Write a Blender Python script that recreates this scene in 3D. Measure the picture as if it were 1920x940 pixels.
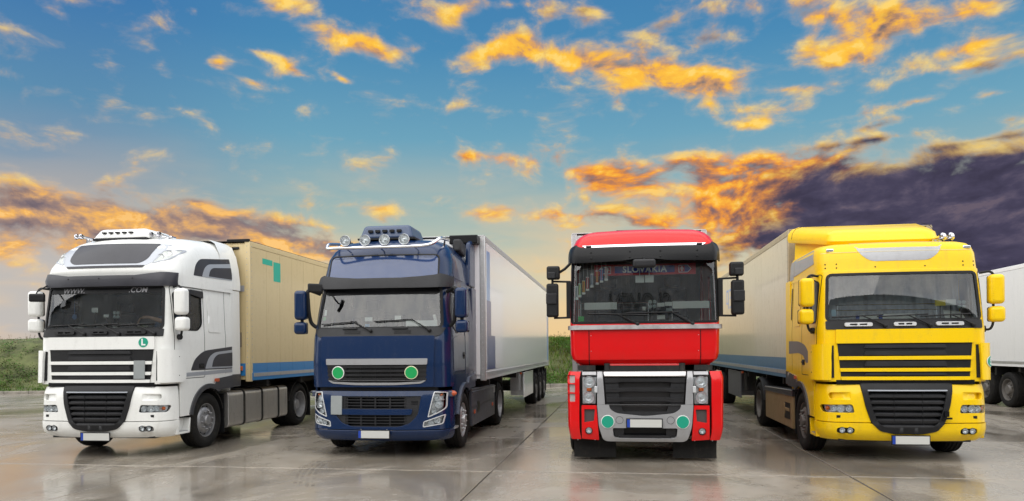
import bpy, bmesh, math, random
from mathutils import Vector, Matrix
from mathutils.geometry import delaunay_2d_cdt
R = math.radians
random.seed(7)
for o in list(bpy.data.objects): bpy.data.objects.remove(o)
scene = bpy.context.scene
col = scene.collection
# ------------------------------------------------------------------ camera
FPX, HZ = 1370.0, 656.5
YAW = math.atan(195 / FPX)
cam_d = bpy.data.cameras.new('camera'); cam = bpy.data.objects.new('camera', cam_d); col.objects.link(cam)
cam_d.sensor_width = 36; cam_d.lens = 36 * FPX / 1920
cam_d.shift_y = (HZ - 470) / 1920
cam_d.clip_start = .1; cam_d.clip_end = 3000
cam.matrix_world = Matrix.Translation((0, 0, 1.75)) @ Matrix.Rotation(YAW, 4, 'Z') @ Matrix.Rotation(R(90), 4, 'X') @ Matrix.Rotation(R(-.45), 4, 'Z')
scene.camera = cam
scene.view_settings.view_transform = 'Standard'; scene.view_settings.look = 'None'
scene.view_settings.exposure = .36; scene.view_settings.gamma = 1
def sky_dir(px, py):          # photo pixel -> azimuth, elevation of that part of the sky (radians)
    a = (px - 960) / FPX; b = (HZ - py) / FPX
    s, c = math.sin(R(.45)), math.cos(R(.45))
    v = b * c - a * s; u = a * c + b * s
    d = Vector((-math.sin(YAW) + math.cos(YAW) * u, math.cos(YAW) + math.sin(YAW) * u, v)).normalized()
    return math.atan2(d.x, d.y), math.asin(d.z)
# ------------------------------------------------------------------ world: evening sky with clouds
SUN_EL, SUN_AZ = R(52), R(-155)       # soft high light from behind the camera
world = bpy.data.worlds.new('World'); scene.world = world; world.use_nodes = True
wt = world.node_tree; wt.nodes.clear()
class X:                                # tiny expression wrapper round shader nodes
    def __init__(s, sock, t): s.s = sock; s.t = t
    def _m(s, op, *o, **k): return mth(s.t, op, s, *o, **k)
    def __add__(s, o): return s._m('ADD', o)
    __radd__ = __add__
    def __sub__(s, o): return s._m('SUBTRACT', o)
    def __rsub__(s, o): return mth(s.t, 'SUBTRACT', o, s)
    def __mul__(s, o): return s._m('MULTIPLY', o)
    __rmul__ = __mul__
    def __truediv__(s, o): return s._m('DIVIDE', o)
def mth(t, op, *a, clamp=False):
    n = t.nodes.new('ShaderNodeMath'); n.operation = op; n.use_clamp = clamp
    for i, v in enumerate(a):
        if isinstance(v, X): t.links.new(v.s, n.inputs[i])
        else: n.inputs[i].default_value = v
    return X(n.outputs[0], t)
def sstep(t, lo, hi, v):
    n = t.nodes.new('ShaderNodeMapRange'); n.interpolation_type = 'SMOOTHSTEP'
    for k, q in (('Value', v), ('From Min', lo), ('From Max', hi)):
        if isinstance(q, X): t.links.new(q.s, n.inputs[k])
        else: n.inputs[k].default_value = q
    return X(n.outputs['Result'], t)
def cmix(t, f, a, b):
    n = t.nodes.new('ShaderNodeMix'); n.data_type = 'RGBA'
    for k, q in ((0, f), (6, a), (7, b)):
        if isinstance(q, X): t.links.new(q.s, n.inputs[k])
        elif k == 0: n.inputs[k].default_value = q
        else: n.inputs[k].default_value = (*q, 1)
    return X(n.outputs[2], t)
def ramp(t, v, stops):
    n = t.nodes.new('ShaderNodeValToRGB'); e = n.color_ramp.elements
    while len(e) < len(stops): e.new(.5)
    for i, (p, c) in enumerate(stops): e[i].position = p; e[i].color = (*c, 1) if len(c) == 3 else c
    t.links.new(v.s, n.inputs[0]); return X(n.outputs[0], t)
def comb(t, x, y, z):
    n = t.nodes.new('ShaderNodeCombineXYZ')
    for i, q in enumerate((x, y, z)):
        if isinstance(q, X): t.links.new(q.s, n.inputs[i])
        else: n.inputs[i].default_value = q
    return X(n.outputs[0], t)
def noise(t, vec, scale, det=6, rough=.55, dist=0, out=0, dim='3D'):
    n = t.nodes.new('ShaderNodeTexNoise'); n.noise_dimensions = dim; n.inputs['Scale'].default_value = scale
    n.inputs['Detail'].default_value = det; n.inputs['Roughness'].default_value = rough; n.inputs['Distortion'].default_value = dist
    if vec is not None: t.links.new(vec.s, n.inputs['Vector'])
    return X(n.outputs[out], t)

def build_sky():
    t = wt
    tc = t.nodes.new('ShaderNodeTexCoord'); sp = t.nodes.new('ShaderNodeSeparateXYZ')
    t.links.new(tc.outputs['Generated'], sp.inputs[0])
    x, y, z = (X(sp.outputs[i], t) for i in range(3))
    az = mth(t, 'ARCTAN2', x, y); el = mth(t, 'ARCSINE', z)
    D = 57.29578
    azd = az * D; eld = el * D
    # clear sky: physical sky tinted towards the evening gradient
    sk = t.nodes.new('ShaderNodeTexSky'); sk.sky_type = 'NISHITA'; sk.sun_disc = False
    sk.sun_elevation = SUN_EL; sk.sun_rotation = SUN_AZ; sk.ozone_density = 2.0
    nis = t.nodes.new('ShaderNodeMix'); nis.data_type = 'RGBA'; nis.blend_type = 'MULTIPLY'
    nis.inputs[0].default_value = 1; t.links.new(sk.outputs[0], nis.inputs[6]); nis.inputs[7].default_value = (.09, .09, .09, 1)
    grad = ramp(t, mth(t, 'DIVIDE', eld, 40.0, clamp=True), [
        (0.0, (.86, .60, .26)), (.14, (.74, .64, .38)), (.27, (.36, .50, .45)), (.40, (.15, .40, .53)), (.56, (.055, .27, .50)), (.80, (.028, .17, .45)), (1, (.03, .16, .42))])
    west = ramp(t, mth(t, 'DIVIDE', eld, 40.0, clamp=True), [
        (0.0, (.58, .54, .54)), (.15, (.60, .52, .46)), (.27, (.30, .36, .42)), (.42, (.10, .28, .45)), (.58, (.035, .19, .45)), (.80, (.02, .14, .44)), (1, (.03, .15, .42))])
    wf = sstep(t, -22.0, -40.0, azd)
    clear = cmix(t, .22, cmix(t, wf, grad, west), X(nis.outputs[2], t))
    # clouds: noise on the direction, flattened, covered where the photo has cloud
    v0 = comb(t, az * 1.0, el * 1.9, z * 0.0)
    warp = noise(t, v0, 6.0, 2, .5, 0, 1, '2D')
    vm = t.nodes.new('ShaderNodeVectorMath'); vm.operation = 'MULTIPLY_ADD'
    t.links.new(warp.s, vm.inputs[0]); vm.inputs[1].default_value = (.07, .05, 0); t.links.new(v0.s, vm.inputs[2])
    vw = X(vm.outputs[0], t)
    n1 = noise(t, vw, 15.0, 7, .56, 0, 0, '2D')
    vo = t.nodes.new('ShaderNodeVectorMath'); vo.operation = 'ADD'; t.links.new(vw.s, vo.inputs[0]); vo.inputs[1].default_value = (.004, .022, 0)
    n2 = noise(t, X(vo.outputs[0], t), 15.0, 7, .56, 0, 0, '2D')
    vae = comb(t, az, el, 0.0)
    def blob(px, py, rx, ry, ang, amp, acc):
        a0, e0 = sky_dir(px, py); k = 1.75 / FPX
        mp = t.nodes.new('ShaderNodeMapping'); mp.vector_type = 'TEXTURE'
        t.links.new(vae.s, mp.inputs[0]); mp.inputs[1].default_value = (a0, e0, 0); mp.inputs[2].default_value = (0, 0, R(ang)); mp.inputs[3].default_value = (rx * k, ry * k, 1)
        g = t.nodes.new('ShaderNodeTexGradient'); g.gradient_type = 'QUADRATIC_SPHERE'; t.links.new(mp.outputs[0], g.inputs[0])
        return mth(t, 'MULTIPLY_ADD', X(g.outputs[1], t), amp, acc)
    def tot(L):
        acc = 0.0
        for q in L: acc = blob(*q, acc)
        return acc
    gold = [(910, 100, 95, 22, 10, .36), (985, 85, 80, 26, -6, .36), (1085, 112, 120, 30, -10, .40), (1210, 132, 130, 30, -8, .40), (1340, 150, 140, 26, -8, .40), (1480, 168, 110, 12, -4, .34), (1165, 165, 60, 18, 0, .24), (650, 75, 80, 24, -10, .38), (710, 95, 50, 16, -20, .30), (775, 92, 50, 18, 5, .30),
            (1540, 30, 130, 34, -8, .34), (1680, 48, 150, 32, 4, .36), (1790, 30, 120, 20, 4, .30), (1590, 105, 85, 20, -18, .36), (1840, 80, 70, 20, 4, .32), (1780, 100, 60, 12, 0, .26), (1330, 195, 60, 16, 4, .26), (1400, 205, 50, 14, 8, .28), (1470, 205, 60, 22, 10, .30), (1610, 215, 70, 10, 8, .28), (1410, 232, 50, 9, 0, .24), (1158, 190, 20, 14, 0, .34), (1300, 172, 70, 14, -4, .26),
            (548, 130, 42, 12, -28, .34), (500, 103, 50, 8, -8, .26), (412, 118, 20, 10, 0, .30), (475, 156, 32, 9, -5, .30), (642, 148, 22, 6, -20, .32), (550, 5, 60, 14, 0, .28), (365, 20, 16, 9, 20, .28), (310, 150, 14, 30, 15, .12),
            (1720, 190, 40, 7, 0, .26), (1870, 175, 30, 6, 0, .26), (1800, 125, 40, 8, 0, .22), (850, 20, 120, 20, 0, .26), (960, 8, 60, 10, 0, .2)]
    low = [(960, 300, 80, 26, 4, .34), (1090, 320, 110, 30, -8, .32), (1200, 345, 140, 34, -4, .36), (1320, 340, 120, 46, -6, .38), (1330, 395, 120, 34, 0, .34), (950, 395, 110, 22, 4, .30), (1090, 405, 90, 18, 0, .24), (1210, 420, 110, 20, 0, .28), (1420, 440, 90, 32, 0, .30), (1400, 300, 130, 22, -3, .24), (930, 470, 120, 22, 0, .20), (700, 390, 90, 16, 0, .18), (880, 292, 30, 8, 0, .22), (1480, 385, 150, 60, 0, .26), (1500, 320, 130, 36, 0, .20)]
    left = [(10, 395, 180, 40, 4, .34), (180, 405, 160, 42, -3, .36), (330, 425, 170, 44, -6, .36), (480, 435, 130, 36, -10, .34), (570, 455, 110, 30, -12, .34), (60, 460, 240, 40, 0, .34), (620, 475, 90, 24, 0, .30), (370, 378, 60, 12, 0, .2)]
    dark = [(1820, 410, 330, 92, 0, .44), (1910, 350, 240, 56, 3, .32), (1700, 352, 240, 52, -4, .24), (1570, 415, 210, 70, 0, .24), (1560, 318, 180, 34, 0, .18), (2080, 420, 330, 110, 0, .5), (1740, 490, 280, 80, 0, .44), (1895, 225, 40, 20, 10, .24), (1340, 72, 80, 18, 0, .26), (1235, 50, 50, 24, 10, .26), (1100, 20, 110, 24, 0, .18), (1640, 262, 150, 9, 2, .24), (1850, 262, 120, 9, 2, .24), (1640, 235, 60, 9, 4, .22), (1860, 125, 60, 14, 8, .2)]
    mg, ml, mw, md = tot(gold), tot(low), tot(left), tot(dark)
    # rest of the sky, out of the frame: a soft pale broken cover above and behind
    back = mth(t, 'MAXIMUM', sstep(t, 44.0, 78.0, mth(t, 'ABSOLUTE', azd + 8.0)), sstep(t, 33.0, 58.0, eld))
    mall = mg + ml + mw + md
    cov = n1 * 1.10 - .115 + mall + sstep(t, .0, .06, mall) * .05
    dens = sstep(t, .55, .90, cov)
    wisp = sstep(t, .44, .72, cov) * .42
    lit = mth(t, 'ADD', (n1 - n2) * 2.7, .52, clamp=True)               # lower edges catch the low sun
    thick = sstep(t, .74, 1.02, cov)
    cg = ramp(t, lit, [(0, (.30, .22, .19)), (.30, (.66, .34, .15)), (.55, (.98, .50, .06)), (.8, (1.0, .58, .07)), (1, (1.0, .68, .17))])
    cl = ramp(t, lit, [(0, (.21, .15, .17)), (.30, (.45, .20, .12)), (.60, (.90, .33, .05)), (.85, (1.0, .52, .06)), (1, (1.0, .62, .16))])
    cw = ramp(t, mth(t, 'ADD', lit, mth(t, 'MULTIPLY', eld - 9.0, -.045), clamp=True), [(0, (.22, .17, .19)), (.40, (.36, .24, .20)), (.65, (.62, .36, .19)), (.9, (.92, .48, .12)), (1, (.98, .58, .2))])
    cd = ramp(t, lit, [(0, (.050, .044, .078)), (.5, (.068, .060, .105)), (.85, (.105, .088, .135)), (1, (.14, .11, .15))])
    c = cmix(t, sstep(t, .05, .16, ml), cg, cl)
    c = cmix(t, sstep(t, .05, .2, mw), c, cw)
    # a dull grey upper edge where gold cloud thins
    c = cmix(t, sstep(t, .02, .38, md + (n2 - .5) * .60), c, cd)
    hz = noise(t, comb(t, az * 1.2, el * 5.0, 0.0), 3.0, 4, .5, 0, 0, '2D')      # thin warm veil low over the horizon
    veil = sstep(t, .38, .66, hz) * sstep(t, 17.0, 3.0, eld) * .5
    clear = cmix(t, veil, clear, (.95, .62, .30))
    wl = cmix(t, .55, clear, (.88, .60, .34))
    sky = cmix(t, wisp, clear, wl)
    sky = cmix(t, dens, sky, c)
    dk = t.nodes.new('ShaderNodeMix'); dk.data_type = 'RGBA'; dk.blend_type = 'MULTIPLY'; dk.inputs[0].default_value = 1; t.links.new(sky.s, dk.inputs[6]); dk.inputs[7].default_value = (.78, .78, .78, 1); sky = X(dk.outputs[2], t)
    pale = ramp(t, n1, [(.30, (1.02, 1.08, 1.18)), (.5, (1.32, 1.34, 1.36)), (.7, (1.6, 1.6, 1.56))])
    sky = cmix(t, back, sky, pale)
    gnd = sstep(t, -1.0, -6.0, eld)
    sky = cmix(t, gnd, sky, (.20, .19, .17))
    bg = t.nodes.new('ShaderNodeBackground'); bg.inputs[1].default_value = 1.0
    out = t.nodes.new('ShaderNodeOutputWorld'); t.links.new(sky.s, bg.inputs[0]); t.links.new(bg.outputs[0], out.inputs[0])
build_sky()
world.cycles.sampling_method = 'MANUAL'; world.cycles.sample_map_resolution = 512
sun_d = bpy.data.lights.new('sun', 'SUN'); sun_d.energy = 1.5; sun_d.angle = R(90); sun_d.color = (1, .96, .90)
sun = bpy.data.objects.new('sun', sun_d); col.objects.link(sun)
sv = Vector((math.sin(SUN_AZ) * math.cos(SUN_EL), math.cos(SUN_AZ) * math.cos(SUN_EL), math.sin(SUN_EL)))
sun.rotation_euler = sv.to_track_quat('Z', 'Y').to_euler(); sun.location = (-6, -12, 14)
# ------------------------------------------------------------------ materials
MATS = {}
def mat(name, c, rough=.5, metal=0, coat=0, var=0.0, vscale=3.0, bump=0.0, bscale=60.0, spec=.5, dirt=None, dirt_amt=0.0, emit=None, obj_var=0.0, rvar=0.0):
    if name in MATS: return MATS[name]
    m = bpy.data.materials.new(name); m.use_nodes = True; t = m.node_tree; p = t.nodes['Principled BSDF']
    p.inputs['Roughness'].default_value = rough; p.inputs['Metallic'].default_value = metal
    p.inputs['Coat Weight'].default_value = coat; p.inputs['Coat Roughness'].default_value = .035
    p.inputs['Specular IOR Level'].default_value = spec
    p.inputs['Base Color'].default_value = (*c, 1)
    if var or dirt or bump or obj_var or rvar:
        tc = t.nodes.new('ShaderNodeTexCoord'); ov = X(tc.outputs['Object'], t)
        cs = None
        if var or obj_var:
            f = noise(t, ov, vscale, 5, .6)
            if obj_var:
                oi = t.nodes.new('ShaderNodeObjectInfo'); f = f * (var if var else 0) + X(oi.outputs['Random'], t) * obj_var
                f = f - (var + obj_var) * .5 + .5
                lo, hi = 0.0, 1.0
                cs = cmix(t, mth(t, 'ADD', f, 0.0, clamp=True), tuple(q * .5 for q in c), tuple(min(1, q * 1.5) for q in c))
            else:
                cs = cmix(t, sstep(t, .3, .7, f), tuple(q * (1 - var) for q in c), tuple(min(1, q * (1 + var)) for q in c))
        if dirt:
            mp = t.nodes.new('ShaderNodeMapping'); t.links.new(ov.s, mp.inputs[0]); mp.inputs[3].default_value = (5, 5, .9)
            d = noise(t, X(mp.outputs[0], t), 2.2, 6, .65) * .6 + noise(t, ov, 14, 5, .7) * .4
            f = sstep(t, .48, .72, d) * dirt_amt
            f = mth(t, 'MAXIMUM', f, sstep(t, .67, .74, noise(t, ov, 55, 3, .5)) * min(.55, dirt_amt * 2.6))
            cs = cmix(t, f, cs if cs else c, dirt)
            rr = f * .5 + rough; t.links.new(rr.s, p.inputs['Roughness'])
        if cs: t.links.new(cs.s, p.inputs['Base Color'])
        if rvar:
            rr = sstep(t, .3, .7, noise(t, ov, vscale * 1.7, 5, .6)) * rvar + rough; t.links.new(rr.s, p.inputs['Roughness'])
        if bump:
            b = t.nodes.new('ShaderNodeBump'); b.inputs['Strength'].default_value = bump; b.inputs['Distance'].default_value = .01
            n = noise(t, ov, bscale, 4, .6); t.links.new(n.s, b.inputs['Height']); t.links.new(b.outputs[0], p.inputs['Normal'])
    if emit: p.inputs['Emission Color'].default_value = (*c, 1); p.inputs['Emission Strength'].default_value = emit
    MATS[name] = m; return m
def glass_mat(name, tint, ior=1.5, rough=.01, dust=0.0):
    m = bpy.data.materials.new(name); m.use_nodes = True; t = m.node_tree; t.nodes.clear()
    tr = t.nodes.new('ShaderNodeBsdfTransparent'); tr.inputs[0].default_value = (*tint, 1)
    gl = t.nodes.new('ShaderNodeBsdfGlossy'); gl.inputs['Roughness'].default_value = rough
    fr = t.nodes.new('ShaderNodeFresnel'); fr.inputs[0].default_value = ior
    mx = t.nodes.new('ShaderNodeMixShader'); o = t.nodes.new('ShaderNodeOutputMaterial')
    t.links.new(fr.outputs[0], mx.inputs[0]); t.links.new(tr.outputs[0], mx.inputs[1]); t.links.new(gl.outputs[0], mx.inputs[2])
    last = mx
    if dust:
        tc = t.nodes.new('ShaderNodeTexCoord'); n = noise(t, X(tc.outputs['Object'], t), 7, 6, .65)
        df = t.nodes.new('ShaderNodeBsdfDiffuse'); df.inputs[0].default_value = (.45, .43, .40, 1)
        m2 = t.nodes.new('ShaderNodeMixShader'); f = sstep(t, .45, .8, n) * dust
        t.links.new(f.s, m2.inputs[0]); t.links.new(mx.outputs[0], m2.inputs[1]); t.links.new(df.outputs[0], m2.inputs[2]); last = m2
    t.links.new(last.outputs[0], o.inputs[0]); MATS[name] = m; return m
DIRT = (.16, .13, .09)
white_p = mat('white_paint', (.80, .80, .77), .32, 0, .5, dirt=DIRT, dirt_amt=.12, bump=.01, spec=.18)
yellow_p = mat('yellow_paint', (.86, .56, .002), .36, 0, .4, dirt=DIRT, dirt_amt=.16, bump=.01, spec=.18)
blue_p = mat('blue_paint', (.0038, .019, .068), .24, 0, .5, dirt=(.10, .10, .10), dirt_amt=.08, spec=.18)
bluegrey_p = mat('dusty_blue_paint', (.055, .068, .11), .38, .2, .6, dirt=(.16, .15, .14), dirt_amt=.3)
red_p = mat('red_paint', (.66, .003, .004), .32, 0, .5, dirt=(.2, .05, .04), dirt_amt=.10, spec=.18)
grey_p = mat('silver_grey_paint', (.36, .36, .37), .36, .35, .3, dirt=DIRT, dirt_amt=.18)
stripe_d = mat('anthracite_foil', (.034, .034, .042), .42, 0, .1, var=.1, spec=.35)
stripe_s = mat('silver_foil', (.40, .42, .46), .35, .3)
black_pl = mat('black_plastic', (.010, .010, .011), .5, spec=.3, var=.25, bump=.15, bscale=150)
dark_pl = mat('charcoal_plastic', (.020, .020, .022), .48, spec=.3, var=.2, bump=.15, bscale=150)
gloss_bk = mat('gloss_black', (.007, .007, .008), .34, spec=.22)
rubber = mat('tyre_rubber', (.012, .0115, .011), .8, spec=.25, dirt=(.07, .06, .048), dirt_amt=.5, bump=.2, bscale=80)
rim_m = mat('rim_steel', (.34, .34, .35), .42, .55, dirt=DIRT, dirt_amt=.45)
rim_d = mat('rim_dirty', (.15, .14, .13), .6, .3, dirt=DIRT, dirt_amt=.6)
chassis_m = mat('chassis_black', (.010, .010, .010), .65, dirt=DIRT, dirt_amt=.35)
chrome = mat('chrome', (.80, .80, .82), .12, 1.0)
alu = mat('brushed_aluminium', (.60, .58, .55), .34, .75, dirt=DIRT, dirt_amt=.35, bump=.05, bscale=40)
steel = mat('galvanised_steel', (.50, .50, .50), .4, .6, dirt=DIRT, dirt_amt=.3)
refl = mat('lamp_reflector', (.80, .82, .84), .32, .6)
refl2 = mat('lamp_housing', (.60, .61, .62), .4, .3)
amber = mat('amber_plastic', (.75, .16, .02), .3, 0, .3)
orange_d = mat('marker_orange', (.5, .09, .03), .35)
plate_w = mat('plate_white', (.55, .55, .52), .5)
plate_b = mat('plate_blue', (.01, .05, .35), .4)
cover_g = mat('grey_cover_plate', (.27, .29, .29), .5, var=.08)
green_d = mat('green_disc', (.005, .30, .19), .42)
green_e = mat('leaf_green_disc', (.008, .34, .09), .42)
white_t = mat('white_lettering', (.78, .78, .76), .45)
grey_t = mat('grey_lettering', (.30, .30, .32), .45)
cabin_d = mat('cabin_dark', (.030, .030, .033), .7, var=.2)
cabin_g = mat('cabin_grey', (.20, .21, .21), .75, var=.15)
seat_m = mat('seat_cloth', (.055, .058, .07), .9, var=.3, vscale=20)
curtain_m = mat('curtain_cloth', (.34, .36, .40), .95, var=.12, vscale=9)
paper = mat('paper_white', (.75, .77, .75), .7)
card_y = mat('yellow_card', (.70, .58, .10), .6)
glass = glass_mat('windscreen_glass', (.84, .90, .88), 1.95, .01, .05)
glass_s = glass_mat('side_window_glass', (.45, .50, .50), 1.5, .01, .05)
lens_m = glass_mat('lamp_lens', (.93, .95, .95), 1.35, .02)
beige = mat('beige_panel', (.62, .49, .265), .36, 0, .25, dirt=(.30, .22, .12), dirt_amt=.22, obj_var=.05)
cream = mat('cream_panel', (.60, .53, .40), .28, 0, .35, dirt=(.25, .2, .12), dirt_amt=.35, obj_var=.04)
white_tr = mat('white_trailer_panel', (.86, .86, .87), .22, 0, .5, dirt=(.3, .29, .25), dirt_amt=.14)
band_bl = mat('sky_blue_band', (.025, .20, .48), .4, 0, .2, dirt=DIRT, dirt_amt=.2)
band_gb = mat('grey_blue_band', (.07, .17, .29), .45, 0, .1, dirt=DIRT, dirt_amt=.25)
foil_b = mat('dark_blue_foil', (.03, .045, .19), .3, 0, .3)
foil_lb = mat('light_blue_foil', (.16, .30, .55), .3, 0, .3)
tan_p = mat('dusty_tan_skirt', (.30, .21, .10), .5, dirt=DIRT, dirt_amt=.45)
green_f = mat('green_foil', (.02, .40, .28), .45)
dgrey_p = mat('dark_grey_skirt', (.062, .064, .072), .42, .2, .3, dirt=DIRT, dirt_amt=.3)

# ------------------------------------------------------------------ object helpers
def tag(o, label=None, cat=None, group=None, kind=None):
    if label: o['label'] = label
    if cat: o['category'] = cat
    if group: o['group'] = group
    if kind: o['kind'] = kind
    return o
def empty(name, loc=(0, 0, 0), rz=0):
    o = bpy.data.objects.new(name, None); o.empty_display_size = .3; col.objects.link(o); o.location = loc; o.rotation_euler = (0, 0, rz); return o
def mobj(name, verts, faces, m, parent=None, ang=35, bevel=0, seg=2):
    me = bpy.data.meshes.new(name); me.from_pydata([tuple(v) for v in verts], [], faces)
    me.validate(); me.update()
    if ang:
        me.polygons.foreach_set('use_smooth', [True] * len(me.polygons))
        me.set_sharp_from_angle(angle=R(ang))
    for q in (m if isinstance(m, (list, tuple)) else [m]): me.materials.append(q)
    return link(name, me, parent, bevel, seg)
def link(name, me, parent=None, bevel=0, seg=2):
    o = bpy.data.objects.new(name, me); col.objects.link(o)
    if parent: o.parent = parent
    if bevel:
        b = o.modifiers.new('b', 'BEVEL'); b.width = bevel; b.segments = seg; b.limit_method = 'ANGLE'; b.angle_limit = R(40); b.harden_normals = False
    return o
class MB:                                                         # collects simple solids of ONE part
    def __init__(s): s.v = []; s.f = []; s.mi = []; s.cur = 0
    def add(s, v, f):
        n = len(s.v); s.v += [tuple(q) for q in v]; s.f += [tuple(i + n for i in q) for q in f]; s.mi += [s.cur] * len(f); return s
    def box(s, x0, x1, y0, y1, z0, z1, M=None):
        v = [Vector(q) for q in ((x0, y0, z0), (x1, y0, z0), (x1, y1, z0), (x0, y1, z0), (x0, y0, z1), (x1, y0, z1), (x1, y1, z1), (x0, y1, z1))]
        if M: v = [M @ q for q in v]
        return s.add(v, [(0, 3, 2, 1), (4, 5, 6, 7), (0, 1, 5, 4), (1, 2, 6, 5), (2, 3, 7, 6), (3, 0, 4, 7)])
    def prism(s, pts, a0, a1, axis='y'):                           # polygon extruded along an axis
        n = len(pts)
        mk = {'y': lambda p, a: (p[0], a, p[1]), 'x': lambda p, a: (a, p[0], p[1]), 'z': lambda p, a: (p[0], p[1], a)}[axis]
        v = [mk(p, a0) for p in pts] + [mk(p, a1) for p in pts]
        return s.add(v, [tuple(range(n)), tuple(range(2 * n - 1, n - 1, -1))] + [(i, i + n, (i + 1) % n + n, (i + 1) % n) for i in range(n)])
    def lathe(s, prof, c, axis, n=24, cap=True):                   # prof: (radius, distance along axis)
        c = Vector(c); ax = Vector(axis).normalized(); u = ax.orthogonal().normalized(); w = ax.cross(u)
        v = []; f = []
        for r, h in prof:
            for i in range(n):
                a = 2 * math.pi * i / n; v.append(c + ax * h + (u * math.cos(a) + w * math.sin(a)) * r)
        for k in range(len(prof) - 1):
            for i in range(n): j = (i + 1) % n; f.append((k * n + i, k * n + j, (k + 1) * n + j, (k + 1) * n + i))
        if cap: f.append(tuple(range(n - 1, -1, -1))); f.append(tuple((len(prof) - 1) * n + i for i in range(n)))
        return s.add(v, f)
    def cyl(s, a, b, r, n=12):
        a = Vector(a); b = Vector(b); return s.lathe([(r, 0), (r, (b - a).length)], a, b - a, n)
    def tube(s, pts, r, n=8):
        pts = [Vector(p) for p in pts]; v = []; f = []; up = None
        for i, p in enumerate(pts):
            d = (pts[min(i + 1, len(pts) - 1)] - pts[max(i - 1, 0)]).normalized()
            if up is None: up = d.orthogonal().normalized()
            up = (up - d * up.dot(d)).normalized(); w = d.cross(up)
            rr = r[i] if isinstance(r, (list, tuple)) else r
            for k in range(n): a = 2 * math.pi * k / n; v.append(p + (up * math.cos(a) + w * math.sin(a)) * rr)
        for i in range(len(pts) - 1):
            for k in range(n): j = (k + 1) % n; f.append((i * n + k, i * n + j, (i + 1) * n + j, (i + 1) * n + k))
        f.append(tuple(range(n - 1, -1, -1))); f.append(tuple((len(pts) - 1) * n + k for k in range(n)))
        return s.add(v, f)
    def build(s, name, m, parent=None, ang=35, bevel=0, seg=2):
        o = mobj(name, s.v, s.f, m, parent, ang, 0)
        me = o.data
        if any(s.mi) and len(me.polygons) == len(s.mi): me.polygons.foreach_set('material_index', s.mi)
        bm = bmesh.new(); bm.from_mesh(me); bmesh.ops.recalc_face_normals(bm, faces=bm.faces); bm.to_mesh(me); bm.free()
        if ang: me.set_sharp_from_angle(angle=R(ang))
        if bevel:
            b = o.modifiers.new('b', 'BEVEL'); b.width = bevel; b.segments = seg; b.limit_method = 'ANGLE'; b.angle_limit = R(40)
        return o
def arc_path(pts, r, n=5):                                         # polyline with rounded corners (any dimension)
    pts = [Vector(p) for p in pts]; out = [pts[0]]
    for i in range(1, len(pts) - 1):
        p, a, b = pts[i], pts[i - 1], pts[i + 1]
        k = min(r, (a - p).length * .49, (b - p).length * .49)
        s, e = p + (a - p).normalized() * k, p + (b - p).normalized() * k
        for q in range(n + 1): u = q / n; out.append(s * (1 - u) ** 2 + p * 2 * u * (1 - u) + e * u * u)
    return out + [pts[-1]]
def rpoly(pts, r=.03, n=4):                                        # closed polygon with rounded corners
    out = []; N = len(pts)
    for i in range(N):
        p, a, b = Vector(pts[i]), Vector(pts[i - 1]), Vector(pts[(i + 1) % N]); rr = r[i] if isinstance(r, (list, tuple)) else r
        k = min(rr, (a - p).length * .48, (b - p).length * .48)
        if k < 1e-4: out.append(p); continue
        s, e = p + (a - p).normalized() * k, p + (b - p).normalized() * k
        for q in range(n + 1): u = q / n; out.append(s * (1 - u) ** 2 + p * 2 * u * (1 - u) + e * u * u)
    return [tuple(q) for q in out]
def rect(x0, x1, z0, z1, r=.03, n=4): return rpoly([(x0, z0), (x1, z0), (x1, z1), (x0, z1)], r, n)
def circ(x, z, r, n=24, rz=None): return [(x + r * math.cos(2 * math.pi * i / n), z + (rz or r) * math.sin(2 * math.pi * i / n)) for i in range(n)]
def mir(pts): return [(-a, b) for a, b in reversed(pts)]

class Surf:            # skin of a cab: plan profile (front, elliptical corner, side) that changes with height
    def __init__(s, rows, deform=None): s.rows = rows; s.deform = deform
    def par(s, z):
        r = s.rows
        if z <= r[0][0]: return r[0][1:]
        for a, b in zip(r, r[1:]):
            if z <= b[0]:
                u = (z - a[0]) / (b[0] - a[0]); return tuple(p + (q - p) * u for p, q in zip(a[1:], b[1:]))
        return r[-1][1:]
    def pt(s, q, z):
        f, w, rx, ry, b = s.par(z); a = abs(q); sg = 1 if q >= 0 else -1
        if a <= 1: x, y = a * (w - rx), f + b * a * a
        elif a <= 2: th = (a - 1) * math.pi / 2; x, y = w - rx + rx * math.sin(th), f + b + ry * (1 - math.cos(th))
        else: x, y = w, f + b + ry + (a - 2)
        p = Vector((sg * x, y, z))
        return s.deform(p) if s.deform else p
    def nrm(s, q, z):
        e = .004; du = s.pt(q + e, z) - s.pt(q - e, z); dv = s.pt(q, z + e) - s.pt(q, z - e)
        return du.cross(dv).normalized()
    def at(s, q, z, off=0): return s.pt(q, z) + s.nrm(q, z) * off
    def qx(s, x, z):
        f, w, rx, ry, b = s.par(z); a = abs(x); sg = 1 if x >= 0 else -1
        if a <= w - rx: return x / (w - rx)
        return sg * (1 + math.asin(min(1, (a - (w - rx)) / rx)) / (math.pi / 2))
    def qy(s, y, z, sg):
        f, w, rx, ry, b = s.par(z); d = y - f - b
        if d >= ry: return sg * (2 + d - ry)
        return sg * (1 + math.acos(max(-1, min(1, 1 - max(d, 0) / ry))) / (math.pi / 2))
    def fx(s, x, z, off=0): return s.at(s.qx(x, z), z, off)
    def F(s, pts): return [(s.qx(x, z), z) for x, z in dens(pts)]
    def S(s, pts, sg): return [(s.qy(y, z, sg), z) for y, z in dens(pts)]
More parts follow.
